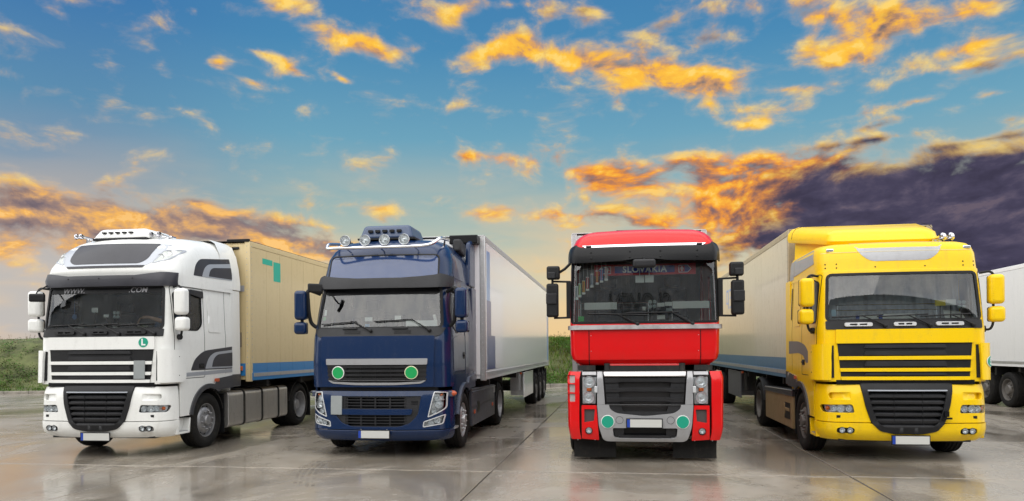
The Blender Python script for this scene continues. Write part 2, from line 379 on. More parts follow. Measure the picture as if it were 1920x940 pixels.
def dens(pts, st=.07):
    out = []
    for i, p in enumerate(pts):
        q = pts[(i + 1) % len(pts)]; n = max(1, int(math.hypot(q[0] - p[0], q[1] - p[1]) / st + .5))
        out += [(p[0] + (q[0] - p[0]) * k / n, p[1] + (q[1] - p[1]) * k / n) for k in range(n)]
    return out
def inside(p, poly):
    c = False; x, y = p; j = len(poly) - 1
    for i in range(len(poly)):
        xi, yi = poly[i]; xj, yj = poly[j]
        if (yi > y) != (yj > y) and x < (xj - xi) * (y - yi) / (yj - yi) + xi: c = not c
        j = i
    return c
def patch(name, surf, outline, m, parent=None, holes=(), off=0.0, thick=.02, bevel=.004, ang=40, zst=.09):
    """outline / holes: loops of (q, z) on the surface. Makes one sheet with real edges."""
    loops = [outline] + list(holes); vs = []; es = []
    for L in loops:
        n = len(vs); vs += [Vector(p) for p in L]; es += [(n + i, n + (i + 1) % len(L)) for i in range(len(L))]
    q0 = min(p[0] for p in outline); q1 = max(p[0] for p in outline); z0 = min(p[1] for p in outline); z1 = max(p[1] for p in outline)
    qs = []; q = -6.0
    while q < 6.0:
        if q0 < q < q1: qs.append(q)
        a = abs(q + 1e-6); q += .125 if (1 <= a <= 2) else .10 if a < 1 else .16
    nz = max(1, int((z1 - z0) / zst))
    for q in qs:
        for k in range(1, nz):
            p = (q, z0 + (z1 - z0) * k / nz)
            if inside(p, outline) and not any(inside(p, h) for h in holes):
                if min(min((p[0] - a) ** 2 + (p[1] - b) ** 2 for a, b in L) for L in loops) > 4e-4: vs.append(Vector(p))
    rv, re, rf, *_ = delaunay_2d_cdt(vs, es, [], 0, 1e-5)
    tri = []
    for f in rf:
        c = sum((rv[i] for i in f), Vector((0, 0))) / len(f)
        if inside(c, outline) and not any(inside(c, h) for h in holes): tri.append(tuple(f))
    top = [surf.at(v.x, v.y, off) for v in rv]; verts = list(top); faces = list(tri)
    if faces:
        f = faces[0]; a, b, c = (verts[i] for i in f[:3]); cc = (rv[f[0]] + rv[f[1]] + rv[f[2]]) / 3
        if (b - a).cross(c - a).dot(surf.nrm(cc.x, cc.y)) < 0: faces = [tuple(reversed(q)) for q in faces]
    if thick:
        cnt = {}
        for f in faces:
            for i in range(len(f)):
                e = (f[i], f[(i + 1) % len(f)]); cnt[e] = 1
        bd = [e for e in cnt if (e[1], e[0]) not in cnt]; mp = {}
        for e in bd:
            for i in e:
                if i not in mp: mp[i] = len(verts); verts.append(surf.at(rv[i].x, rv[i].y, off - thick))
        faces += [(b, a, mp[a], mp[b]) for a, b in bd]
    used = sorted({i for f in faces for i in f}); ren = {i: k for k, i in enumerate(used)}
    return mobj(name, [verts[i] for i in used], [tuple(ren[i] for i in f) for f in faces], m, parent, ang, bevel if thick > .004 else 0)
def grow(pts, d):                                                  # offset a closed loop outwards by d
    n = len(pts); A = sum(pts[i][0] * pts[(i + 1) % n][1] - pts[(i + 1) % n][0] * pts[i][1] for i in range(n)); sg = 1 if A > 0 else -1
    out = []
    for i in range(n):
        a, b = Vector(pts[i - 1]), Vector(pts[(i + 1) % n]); t = (b - a).normalized()
        out.append((pts[i][0] + sg * t.y * d, pts[i][1] - sg * t.x * d))
    return out
def ring_loft(name, rings, m, parent, cap0=False, cap1=True, closed=True, ang=40):
    n = len(rings[0]); v = [p for r in rings for p in r]; f = []
    for k in range(len(rings) - 1):
        for i in range(n if closed else n - 1):
            j = (i + 1) % n; f.append((k * n + i, k * n + j, (k + 1) * n + j, (k + 1) * n + i))
    if cap0: f.append(tuple(range(n - 1, -1, -1)))
    if cap1: f.append(tuple((len(rings) - 1) * n + i for i in range(n)))
    o = mobj(name, v, f, m, parent, ang)
    bm = bmesh.new(); bm.from_mesh(o.data); bmesh.ops.recalc_face_normals(bm, faces=bm.faces); bm.to_mesh(o.data); bm.free()
    o.data.set_sharp_from_angle(angle=R(ang)); return o
def roof_shell(name, surf, zs, yrear, m, parent, crown=.05, qn=1):
    """closed cab roof: rings of the surface up to the last height, then a crowned cap"""
    rings = []
    for z in zs:
        f, w, rx, ry, b = surf.par(z); y0 = f + b + ry
        qs = [2 + max(.02, yrear - y0) * k / 5 for k in range(5, 0, -1)] + [1 + k / 7 for k in range(7, -1, -1)] + [k / 6 for k in range(5, -1, -1)]
        half = [surf.pt(q, z) for q in qs]
        rings.append(half + [Vector((-p.x, p.y, p.z)) for p in reversed(half[:-1])])
    last = rings[-1]; cy = (max(p.y for p in last) + min(p.y for p in last)) / 2; zt = sum(p.z for p in last) / len(last)
    for k in (.93, .8, .55, .25):
        rings.append([Vector((p.x * k, cy + (p.y - cy) * k, p.z + crown * (1 - k * k))) for p in last])
    return ring_loft(name, rings, m, parent)
def rbox(name, c, size, m, parent, bevel=.03, seg=4, rot=None, taper=None):
    sx, sy, sz = (q / 2 for q in size); b = MB(); b.box(-sx, sx, -sy, sy, -sz, sz)
    v = [Vector(q) for q in b.v]
    if taper: v = [Vector((q.x * (taper[0] if q.z > 0 else 1), q.y * (taper[1] if q.z > 0 else 1), q.z)) for q in v]
    M = Matrix.Translation(c) @ (rot.to_4x4() if rot else Matrix())
    b.v = [tuple(M @ q) for q in v]
    return b.build(name, m, parent, 50, bevel, seg)
def text_on(name, txt, size, m, parent, fn, off_n=None, shear=0, bold=0.0, extr=0.0, spacing=1.0):
    """flat lettering: fn maps (x, y) of the centred text to a point"""
    c = bpy.data.curves.new(name, 'FONT'); c.body = txt; c.size = size; c.align_x = 'CENTER'; c.align_y = 'CENTER'; c.shear = shear; c.offset = bold; c.resolution_u = 3; c.space_character = spacing
    tmp = bpy.data.objects.new('tmp', c); col.objects.link(tmp)
    bpy.context.view_layer.update()
    me = bpy.data.meshes.new_from_object(tmp.evaluated_get(bpy.context.evaluated_depsgraph_get()))
    bpy.data.objects.remove(tmp); bpy.data.curves.remove(c)
    for v in me.vertices: v.co = fn(v.co.x, v.co.y)
    me.materials.clear(); me.materials.append(m); me.name = name
    return link(name, me, parent)
def copy_tree(o, parent=None):
    c = o.copy(); col.objects.link(c)
    if parent: c.parent = parent
    for ch in o.children: copy_tree(ch, c)
    return c

# ------------------------------------------------------------------ shared truck parts
def mk_tyre(w, r=.5, rim=.30):
    b = MB(); h = w / 2
    prof = [(rim, -h * .72), (rim + .02, -h * .86), (rim + .09, -h), (r - .07, -h * .98), (r - .025, -h * .90), (r - .006, -h * .80)]
    g = .012
    for k in range(4):
        x0 = -h * .62 + k * h * .40
        prof += [(r, x0 - .02), (r, x0), (r - g, x0 + .004), (r - g, x0 + .016), (r, x0 + .02)]
    prof += [(r - .006, h * .80), (r - .025, h * .90), (r - .07, h * .98), (rim + .09, h), (rim + .02, h * .86), (rim, h * .72)]
    b.lathe(prof, (0, 0, 0), (1, 0, 0), 48, cap=False)
    b.lathe([(rim + .005, -h * .7), (rim + .005, h * .7)], (0, 0, 0), (1, 0, 0), 32, cap=False)
    o = b.build('wheel', rubber, None, 35); me = o.data; bpy.data.objects.remove(o); return me
def mk_rim(kind, m):
    """outer face towards +x"""
    b = MB(); dark = 1
    if kind == 'front':
        b.lathe([(.305, .10), (.315, .125), (.295, .12), (.285, .06), (.26, .045), (.235, .10), (.20, .128), (.15, .132), (.148, .115), (.10, .115), (.098, .15), (.085, .175), (.0, .178)], (0, 0, 0), (1, 0, 0), 40, cap=False)
        for i in range(10):
            a = 2 * math.pi * i / 10; c = Vector((.125, .168 * math.cos(a), .168 * math.sin(a))); b.lathe([(.017, 0), (.016, .03), (.009, .045), (0, .045)], c, (1, 0, 0), 8, cap=False)
        b.cur = 1
        for i in range(10):
            a = 2 * math.pi * (i + .5) / 10; c = Vector((.066, .256 * math.cos(a), .256 * math.sin(a))); nx = Vector((.8, .5 * math.cos(a), .5 * math.sin(a)))
            b.lathe([(.024, .0), (.024, .012), (0, .0125)], c, nx, 10, cap=False)
    elif kind == 'rear':
        b.lathe([(.30, .13), (.315, .155), (.295, .15), (.28, .05), (.262, -.05), (.22, -.075), (.16, -.07), (.14, -.04), (.13, .05), (.11, .09), (.0, .095)], (0, 0, 0), (1, 0, 0), 40, cap=False)
        for i in range(10):
            a = 2 * math.pi * i / 10; b.lathe([(.016, 0), (.015, .03), (0, .035)], (-.07, .185 * math.cos(a), .185 * math.sin(a)), (1, 0, 0), 8, cap=False)
        b.cur = 1
        for i in range(10):
            a = 2 * math.pi * (i + .5) / 10; b.lathe([(.022, .0), (.022, .01), (0, .0105)], (-.068, .236 * math.cos(a), .236 * math.sin(a)), (.9, .3 * math.cos(a), .3 * math.sin(a)), 10, cap=False)
    else:
        b.lathe([(.30, .15), (.315, .18), (.295, .175), (.285, .10), (.255, .06), (.235, .10), (.20, .12), (.15, .12), (.145, .16), (.12, .19), (0, .192)], (0, 0, 0), (1, 0, 0), 36, cap=False)
        for i in range(10):
            a = 2 * math.pi * i / 10; b.lathe([(.018, 0), (.016, .035), (0, .04)], (.118, .172 * math.cos(a), .172 * math.sin(a)), (1, 0, 0), 8, cap=False)
        b.cur = 1
        for i in range(10):
            a = 2 * math.pi * (i + .5) / 10; b.lathe([(.026, .0), (.026, .012), (0, .0125)], (.07, .25 * math.cos(a), .25 * math.sin(a)), (.8, .5 * math.cos(a), .5 * math.sin(a)), 10, cap=False)
    o = b.build('rim', [m, chassis_m], None, 40); me = o.data; bpy.data.objects.remove(o); return me
TY_F, TY_R, TY_T = mk_tyre(.315), mk_tyre(.60, .5), mk_tyre(.385, .5)
RIMS = {}
def wheel(parent, x, y, sg, kind, m, z=.5):
    ty = {'front': TY_F, 'rear': TY_R, 'trailer': TY_T}[kind]
    w = link('wheel', ty, parent); w.location = (x, y, z); w.rotation_euler = (random.uniform(0, 6), 0, 0) if sg > 0 else (random.uniform(0, 6), 0, math.pi)
    if (kind, m.name) not in RIMS: RIMS[kind, m.name] = mk_rim(kind, m)
    r = link('rim', RIMS[kind, m.name], w)
    if kind == 'rear': r.location.x = .14
    return w
def mudguard(parent, x0, x1, yc, r, a0, a1, m, zc=.5, name='mudguard'):
    v = []; f = []; n = 14
    for k in range(n + 1):
        a = R(a0 + (a1 - a0) * k / n)
        for rr in (r, r + .025):
            for x in (x0, x1): v.append((x, yc + rr * math.cos(a), zc + rr * math.sin(a)))
    for k in range(n):
        i = k * 4; j = i + 4
        f += [(i, i + 1, j + 1, j), (i + 2, j + 2, j + 3, i + 3), (i, j, j + 2, i + 2), (i + 1, i + 3, j + 3, j + 1)]
    f += [(0, 2, 3, 1), (n * 4, n * 4 + 1, n * 4 + 3, n * 4 + 2)]
    return mobj(name, v, f, m, parent, 40)
def chassis(root, fy, ry, rimf, rimr, zf=1.05):
    b = MB()
    for s in (-1, 1): b.box(s * .38 - .04, s * .38 + .04, .5, ry + .9, .62, .92)
    for y in (1.0, 2.4, 3.4, ry - .6, ry + .8): b.box(-.4, .4, y - .05, y + .05, .66, .88)
    b.box(-.9, .9, fy - .07, fy + .07, .40, .54); b.box(-.8, .8, ry - .12, ry + .12, .38, .62)
    b.box(-.55, .55, .6, 2.0, .55, 1.12)                           # engine and gearbox under the cab
    b.build('chassis_frame', chassis_m, root, 30)
    b = MB(); b.lathe([(.48, 0), (.5, .03), (.5, .09), (.46, .11)], (0, ry - .45, 1.0), (0, 0, 1), 28); b.box(-.45, .45, ry - .6, ry - .3, .88, 1.02)
    b.build('fifth_wheel', chassis_m, root, 30)
    for s in (-1, 1):
        wheel(root, s * 1.055, fy, s, 'front', rimf); wheel(root, s * .93, ry, s, 'rear', rimr)
        mudguard(root, s * .62, s * 1.22, ry, .56, 12, 168, black_pl)
        b = MB(); b.box(s * .62, s * 1.22, ry + .60, ry + .615, .18, .75); b.build('mudflap', black_pl, root, 30)
def interior(root, zfl, ydash, w, top, yb, seatm=seat_m, xs=.62, wheel_z=2.0, dash_z=2.1, floor_z=1.25):
    b = MB(); b.box(-w, w, .45, yb - .06, floor_z - .04, floor_z); b.box(-w, w, yb - .10, yb - .06, floor_z, top); b.box(-w, w, .75, yb - .06, top, top + .03)
    b.build('cabin_lining', cabin_g, root, 30)
    b = MB(); b.prism([(ydash - .02, floor_z), (ydash - .02, dash_z - .04), (ydash + .1, dash_z), (ydash + .34, dash_z - .01), (ydash + .44, dash_z - .12), (ydash + .42, floor_z + .35), (ydash + .25, floor_z)], -w, w, 'x')
    b.box(xs - .28, xs + .28, ydash + .16, ydash + .42, dash_z - .02, dash_z + .07)
    b.build('dashboard', cabin_d, root, 40, .02, 3)
    st = MB(); c = Vector((xs, ydash + .48, wheel_z)); ax = Vector((0, .72, .70)).normalized()
    u = Vector((1, 0, 0)); wv = ax.cross(u)
    st.tube([c + (u * math.cos(k * math.pi / 12) + wv * math.sin(k * math.pi / 12)) * .225 for k in range(25)], .017, 8)
    for a in (0, 2.3, 4): st.tube([c - ax * .02, c + (u * math.cos(a) + wv * math.sin(a)) * .215], .018, 6)
    st.cyl(c - ax * .35, c, .035, 10); st.lathe([(.07, -.03), (.075, 0), (.05, .02), (0, .022)], c, ax, 14); st.build('steering_wheel', cabin_d, root, 40)
    for sx in (-xs, xs):
        s = rbox('seat', (sx, 1.30, floor_z + .48), (.50, .52, .16), seatm, root, .06)
        rbox('backrest', (sx, 1.60, floor_z + .88), (.50, .15, .75), seatm, s, .06, rot=Matrix.Rotation(R(-10), 3, 'X'))
        rbox('headrest', (sx, 1.68, floor_z + 1.36), (.28, .11, .20), seatm, s, .045)
        b = MB(); b.box(sx - .18, sx + .18, 1.1, 1.5, floor_z - .01, floor_z + .41); b.build('seat_base', cabin_d, s, 30)
def mirror_box(root, c, size, shell, tilt=0, bevel=.05, back=.5):
    """rounded mirror head: painted shell towards the front, black frame and glass towards the driver"""
    o = rbox('mirror_head', c, size, shell, root, bevel, 5, Matrix.Rotation(tilt, 3, 'Z'))
    sx, sy, sz = size; Rm = Matrix.Rotation(tilt, 4, 'Z')
    b = MB(); b.box(-sx * .47, sx * .47, sy * .28, sy * .56, -sz * .47, sz * .47, Matrix.Translation(c) @ Rm); b.build('mirror_frame', black_pl, o, 40, .03, 3)
    b = MB(); b.box(-sx * .40, sx * .40, sy * .55, sy * .60, -sz * .42, sz * .42, Matrix.Translation(c) @ Rm); b.build('mirror_glass', chrome, o, 40)
    return o
def wiper(root, surf, p0, p1, b0, b1, off=.04):
    """arm from pivot p0 to p1, blade b0..b1 (front x, z)"""
    mb = MB(); a = [surf.fx(p0[0] + (p1[0] - p0[0]) * k / 5, p0[1] + (p1[1] - p0[1]) * k / 5, off + .015 * math.sin(k / 5 * math.pi)) for k in range(6)]
    mb.tube(a, [.018, .014, .012, .010, .009, .008], 6); mb.lathe([(.03, -.03), (.03, .01), (.015, .02)], a[0], (0, -1, 0), 10)
    o = mb.build('wiper', black_pl, root, 40)
    mb = MB(); mb.tube([surf.fx(b0[0] + (b1[0] - b0[0]) * k / 8, b0[1] + (b1[1] - b0[1]) * k / 8, off - .012) for k in range(9)], .010, 5)
    mb.build('wiper_blade', black_pl, o, 40)
def plate(root, x, y, z, w=.52, h=.12):
    o = rbox('number_plate', (x, y, z), (w + .03, .014, h + .03), black_pl, root, .004, 2)
    b = MB(); b.box(x - w / 2 + .045, x + w / 2, y - .0105, y - .0065, z - h / 2, z + h / 2); b.build('plate_face', plate_w, o, 30)
    b = MB(); b.box(x - w / 2, x - w / 2 + .043, y - .0105, y - .0065, z - h / 2, z + h / 2); b.build('plate_band', plate_b, o, 30)
def fog_pair(root, surf, xs, z, r=.042):
    for x in xs:
        p = surf.fx(x, z, -.03); b = MB(); b.lathe([(r, .038), (r * .98, .034), (r * .7, .012), (0, .0)], p, (0, -1, 0), 20, cap=False); o = b.build('fog_lamp', refl, root, 40)
        b = MB(); b.lathe([(r * 1.15, .02), (r * 1.18, .046), (r, .048), (r, .036)], p, (0, -1, 0), 20, cap=False); b.build('bezel', black_pl, o, 40)
        b = MB(); b.lathe([(r, .040), (r * .6, .047), (0, .049)], p, (0, -1, 0), 20, cap=False); b.build('lens', lens_m, o, 40)
def tank(root, x0, x1, y0, y1, z0, z1, m, straps=3):
    b = MB(); b.prism(rpoly([(x0, z0), (x1, z0), (x1, z1), (x0, z1)], .10, 6), y0, y1, 'y'); o = b.build('fuel_tank', m, root, 40, .015, 3)
    for k in range(straps):
        y = y0 + (y1 - y0) * (k + .8) / (straps + .4); b = MB(); b.prism(grow(rpoly([(x0, z0), (x1, z0), (x1, z1), (x0, z1)], .10, 6), .012), y - .03, y + .03, 'y'); b.build('strap', chassis_m, o, 40)
    b = MB(); xm = x0 + (x1 - x0) * .5; b.lathe([(.05, -.02), (.05, .05), (.055, .05), (.055, .09), (0, .09)], (xm, y1 - .25, z1), (0, 0, 1), 16); b.build('filler_cap', chassis_m, o, 40)
# ------------------------------------------------------------------ white and yellow tractors (same make of cab)
FY, RY = 1.40, 5.40                                                # axle positions behind the front bumper
def arch_line(z0, yc=FY, zc=.52, r=.63, y_end=2.25, zr=1.07, n=14):
    a0 = math.pi - math.asin((z0 - zc) / r); a1 = math.asin(min(1, (zr - zc) / r))
    return [(yc + r * math.cos(a0 + (a1 - a0) * k / n), zc + r * math.sin(a0 + (a1 - a0) * k / n)) for k in range(n + 1)]
def headlamp(root, surf, loop, bowls, ind=None, depth=.07):
    h = patch('headlight', surf, loop, refl2, root, off=-depth, thick=0, bevel=0)
    for x, z, r in bowls:
        p = surf.fx(x, z, -depth + .005); n = surf.nrm(surf.qx(x, z), z); n = (n + Vector((0, -1.5, 0))).normalized()
        b = MB(); b.lathe([(r * .25, .004), (r * .5, .008), (r * .8, .022), (r, .048), (r * 1.06, .05), (r * 1.08, .01)], p, n, 20, cap=False); b.lathe([(r * .28, 0), (r * .28, .03), (r * .2, .04), (0, .042)], p, n, 12, cap=False); b.build('reflector', refl, h, 40)
    if ind:
        x, z, r = ind; p = surf.fx(x, z, -depth + .005); b = MB(); b.lathe([(r, 0), (r, .03), (r * .6, .045), (0, .05)], p, surf.nrm(surf.qx(x, z), z), 16); b.build('indicator_bulb', amber, h, 40)
    patch('lens', surf, loop, lens_m, h, off=-.002, thick=0, bevel=0)
    return h
def build_xf(root, body, white):
    z = 0
    C = Surf([(.5, .10, 1.235, .17, .30, .06), (1.22, .10, 1.235, .17, .30, .06), (2.03, .13, 1.235, .17, .28, .06), (2.16, .150, 1.225, .17, .28, .06), (2.90, .245, 1.195, .17, .28, .06), (3.05, .27, 1.19, .17, .28, .06)])
    yr = 2.25
    # --- painted shell with windscreen and side window openings, cut round the wheel arches
    ws = rpoly([(-1.10, 2.165), (1.10, 2.165), (1.065, 2.885), (-1.065, 2.885)], .07)
    sw = rpoly([(.40, 2.15), (.40, 2.78), (.62, 2.84), (1.20, 2.84), (1.20, 2.25), (1.05, 2.15)], [.05, .05, .1, .05, .08, .05])
    side = [(.50, .64)] + arch_line(.64) + [(yr, 1.07)]
    out = []
    for y, zz in reversed(dens(side + [(yr, 2.95)])[:]): pass
    L = [(.50, 1.22)] + side + [(yr, 2.95)]
    right = []
    for a, b in zip(L, L[1:]):
        n = max(1, int(math.hypot(b[0] - a[0], b[1] - a[1]) / .07 + .5)); right += [(a[0] + (b[0] - a[0]) * k / n, a[1] + (b[1] - a[1]) * k / n) for k in range(n)]
    rq = [(C.qy(y, q, 1), q) for y, q in right]
    top = [(C.qy(yr, 2.95, 1) * (1 - k / 40) + C.qy(yr, 2.95, -1) * k / 40, 2.95) for k in range(41)]
    bot = [(rq[0][0] * (2 * k / 30 - 1), 1.22) for k in range(1, 30)]
    outline = [(-a, b) for a, b in rq] ; outline = outline[::-1] + bot + rq
    outline += top
    patch('cab_shell', C, outline, body, root, [C.F(ws), C.S(sw, 1), C.S(sw, -1)], 0, .03, .004)
    b = MB(); b.box(-1.19, 1.19, yr - .03, yr - .005, 1.0, 2.95); b.build('rear_wall', body, root, 30)
    # --- glazing
    o = patch('windscreen', C, C.F(ws), glass, root, off=-.006, thick=0); patch('seal', C, C.F(grow(ws, .022)), black_pl, o, [C.F(grow(ws, -.018))], .010, .02)
    for sg in (-1, 1):
        o = patch('side_window', C, C.S(sw, sg), glass_s, root, off=-.008, thick=0)
        patch('seal', C, C.S(grow(sw, .014), sg), black_pl, o, [C.S(grow(sw, -.012), sg)], .006, .015)
        patch('window_divider', C, C.S([(.74, 2.15), (.77, 2.15), (.77, 2.84), (.74, 2.84)], sg), black_pl, o, off=.003, thick=.02)
        patch('rain_deflector', C, C.S(rpoly([(.80, 2.79), (1.24, 2.73), (1.24, 2.86), (.80, 2.87)], .03), sg), dark_pl, o, off=.035, thick=.03)
        # door with shut lines, handle and lower fender
        dl = rpoly([(.36, 1.30), (1.27, 1.30), (1.27, 2.90), (.36, 2.90)], .04)
        patch('door_joint', C, C.S(grow(dl, .006), sg), gloss_bk, root, [C.S(grow(dl, -.004), sg)], .0025, .002)
        dh = patch('door_handle', C, C.S(rect(1.08, 1.24, 1.46, 1.55, .02), sg), black_pl, root, off=.012, thick=.012)
        patch('handle_grip', C, C.S(rect(1.10, 1.22, 1.495, 1.52, .01), sg), dark_pl, dh, off=.03, thick=.02)
        patch('stowage_hatch', C, C.S(rect(1.40, 1.85, 2.12, 2.80, .07), sg), body, root, off=.010, thick=.01, bevel=.005)
        patch('panel_joint', C, C.S([(2.0, 1.34), (2.008, 1.34), (2.008, 2.93), (2.0, 2.93)], sg), gloss_bk, root, off=.0025, thick=.002)
        patch('sill_trim', C, C.S(arch_trim(sg), sg), dgrey_p, root, off=.028, thick=.03)
        patch('marker_lamp', C, C.S(rect(1.56, 1.70, 1.20, 1.26, .015), sg), orange_d, root, off=.045, thick=.02)
        # side air deflector behind the cab
        b = MB(); b.prism(rpoly([(yr - .02, 1.07), (yr + .36, 1.07), (yr + .34, 2.97), (yr - .02, 2.97)], .03), sg * 1.215, sg * 1.185, 'x'); b.build('side_deflector', body, root, 30, .006)
        b = MB(); b.prism([(yr - .02, 1.075), (yr + .355, 1.075), (yr + .355, 1.31), (yr - .02, 1.31)], sg * 1.222, sg * 1.214, 'x'); b.build('deflector_trim', dgrey_p, root, 30)
        # entry step between bumper and wheel
        b = MB()
        b.prism(rpoly([(.40, .34), (.80, .34), (.83, .60), (.40, .60)], .02), sg * .96, sg * 1.10, 'x'); b.box(sg * 1.10, sg * 1.225, .42, .80, .335, .375); b.prism([(.40, .34), (.47, .34), (.47, .60), (.40, .60)], sg * 1.10, sg * 1.228, 'x')
        b.prism([(.76, .34), (.80, .34), (.83, .60), (.80, .60)], sg * 1.10, sg * 1.225, 'x')
        o = b.build('entry_step', body, root, 30, .008); b = MB(); b.box(sg * 1.12, sg * 1.215, .48, .75, .376, .386); b.build('tread', steel, o, 30)
        mudguard(root, sg * .80, sg * 1.20, FY, .56, 15, 172, black_pl, .52, 'wheel_arch_liner')
        b = MB(); b.box(sg * .85, sg * 1.19, FY + .60, FY + .62, .2, .95); b.build('splash_flap', black_pl, root, 30)
    # --- upper grille panel: louvres between painted bars
    patch('bonnet_panel', C, C.F(rect(-.985, .985, 1.81, 2.025, .012)), body, root, off=.03, thick=.03)
    lou = patch('grille', C, C.F([(-.965, 1.81), (-.915, 1.245), (.915, 1.245), (.965, 1.81)]), black_pl, root, off=.006, thick=.004)
    for z0, z1 in ((1.735, 1.785), (1.625, 1.690), (1.455, 1.535), (1.315, 1.355)):
        o = patch('louvre', C, C.F(rpoly([(-.56 - .03, z0), (.56 + .03, z0), (.56, z1), (-.56, z1)], .012)), dark_pl, lou, off=.03, thick=.026, bevel=.01)
    for z0, z1, w in ((1.555, 1.610, .945), (1.375, 1.428, .93), (1.245, 1.298, .915)):
        patch('grille_bar', C, C.F(rpoly([(-w, z0), (w, z0), (w + .006, z1), (-w - .006, z1)], .006)), body, lou, off=.036, thick=.03, bevel=.008)
    for sg in (-1, 1):
        q0 = [(1.02, 1.245), (2.12, 1.245), (2.12, 1.80), (.985, 1.80)]
        pts = rpoly([(sg * a, b) for a, b in q0], [.02, .12, .12, .02])
        hn = patch('corner_deflector', C, dens(pts, .06), body, root, off=.065, thick=.05, bevel=.014)
        patch('deflector_slot', C, dens([(sg * a, b) for a, b in [(.955, 1.28), (1.03, 1.28), (1.0, 1.78), (.955, 1.78)]], .06), black_pl, hn, off=.012, thick=.01)
        for zz in (1.36, 1.68): b = MB(); p = C.at(sg * 1.85, zz, .064); b.lathe([(.009, 0), (.007, .006), (0, .006)], p, C.nrm(sg * 1.85, zz), 8); b.build('screw', black_pl, hn, 40)
    patch('bonnet_gap', C, C.F([(-.99, 1.18), (.99, 1.18), (.99, 1.247), (-.99, 1.247)]), gloss_bk, root, off=.004, thick=.03)
    # --- bumper
    B = Surf([(.30, .14, 1.15, .30, .42, .10), (.335, .075, 1.205, .30, .42, .10), (.40, .025, 1.235, .28, .42, .09), (.50, .0, 1.245, .28, .42, .09), (.592, .0, 1.245, .28, .42, .09), (.60, .012, 1.24, .28, .42, .09), (.95, .02, 1.235, .28, .42, .09), (1.13, .05, 1.23, .27, .42, .09), (1.19, .10, 1.22, .26, .40, .09)])
    yb = .46
    lg = rpoly([(-.66, 1.20), (.66, 1.20), (.60, .86), (.52, .60), (.40, .475), (.20, .435), (-.20, .435), (-.40, .475), (-.52, .60), (-.60, .86)], .05)
    def band(z0, z1):
        n = 10; r = [(B.qy(yb, z0 + (z1 - z0) * k / n, 1), z0 + (z1 - z0) * k / n) for k in range(n + 1)]; m = 40
        return [(-a, b) for a, b in r[::-1]] + [(r[0][0] * (2 * k / m - 1), z0) for k in range(1, m)] + r + [(r[-1][0] * (1 - 2 * k / m), z1) for k in range(1, m)]
    hl = [rpoly([(sg * .745, .745), (sg * 1.17, .745), (sg * 1.20, .86), (sg * .775, .872)], .035) for sg in (1, -1)]
    fg = [rect(sg * .875 - .125, sg * .875 + .125, .425, .515, .045) for sg in (1, -1)]
    # the lower band is cut away at the middle for the grille
    nlow = []
    lowcut = [p for p in lg if p[1] < .592]; lowcut.sort(key=lambda p: p[0])
    bl = band(.315, .592); n = len(bl)
    bl = [p for p in bl if not (abs(p[1] - .592) < 1e-6 and abs(p[0]) < B.qx(.535, .592))]
    cut = [(B.qx(x, zz), zz) for x, zz in sorted(lowcut, key=lambda p: -p[0])]
    # insert the cut into the top edge (which runs from +q to -q)
    k = max(i for i, p in enumerate(bl) if abs(p[1] - .592) < 1e-6 and p[0] > 0)
    bl = bl[:k + 1] + cut + bl[k + 1:]
    patch('bumper', B, bl, body, root, [B.F(q) for q in fg], 0, .03, .006)
    bu = band(.602, 1.178)
    upc = sorted([p for p in lg if p[1] >= .60], key=lambda p: 0)
    lft = sorted([p for p in lg if p[0] < 0 and .602 < p[1] < 1.175], key=lambda p: p[1]); rgt = sorted([p for p in lg if p[0] > 0 and .602 < p[1] < 1.175], key=lambda p: p[1])
    for sg, ed in ((1, rgt), (-1, lft)):
        e0 = (sg * .525, .602); e1 = (sg * .658, 1.178)
        loop = [(sg * abs(B.qy(yb, q, 1)), q) for q in [.602 + .576 * k / 8 for k in range(9)]]
        m = 16; qa = B.qx(e1[0], e1[1]); qb = loop[-1][0]
        loop += [(qb + (qa - qb) * k / m, 1.178) for k in range(1, m)]
        ed2 = dens([e1] + ed[::-1] + [e0], .06); i = max(range(len(ed2)), key=lambda j: -abs(ed2[j][0] - e0[0]) - abs(ed2[j][1] - e0[1])); ed2 = ed2[:i + 1]
        loop += [(B.qx(x, q), q) for x, q in ed2]
        qa = loop[-1][0]; qb = loop[0][0]; loop += [(qa + (qb - qa) * k / m, .602) for k in range(1, m)]
        br = rpoly([(sg * .80, .945), (sg * 1.10, .955), (sg * 1.10, 1.055), (sg * .80, 1.055)], [.02, .05, .05, .02])
        o = patch('bumper_corner', B, loop, body, root, [B.F(hl[0 if sg > 0 else 1]), B.F(br)], 0, .035, .006)
        # slanting scoop above the lamp
        v = []; N = 8
        for k in range(N + 1):
            x = .79 + .32 * k / N; dpt = .07 * (k / N)
            for zz, d in ((.94, 0), (.965, dpt), (1.04, dpt), (1.06, 0)): v.append(B.fx(sg * x, zz, -.004 - d))
        f = [(i * 4 + j, i * 4 + j + 1, i * 4 + j + 5, i * 4 + j + 4) for i in range(N) for j in range(3)] + [(N * 4, N * 4 + 1, N * 4 + 2, N * 4 + 3)]
        mobj('air_scoop', v, f, body, o, 40)
        headlamp(root, B, B.F(hl[0 if sg > 0 else 1]), [(sg * .83, .808, .048), (sg * .945, .808, .056), (sg * 1.05, .808, .045)], (sg * 1.135, .808, .03))
        b = MB(); p = B.fx(sg * .97, .685); b.box(p.x - .03, p.x + .03, p.y - .003, p.y + .03, .665, .705); b.build('washer_jet', black_pl, root, 30)
        patch('fog_recess', B, B.F(grow(fg[0 if sg > 0 else 1], -.001)), dark_pl if not white else grey_p, root, off=-.028, thick=.002)
        fog_pair(root, B, (sg * .82, sg * .93), .47)
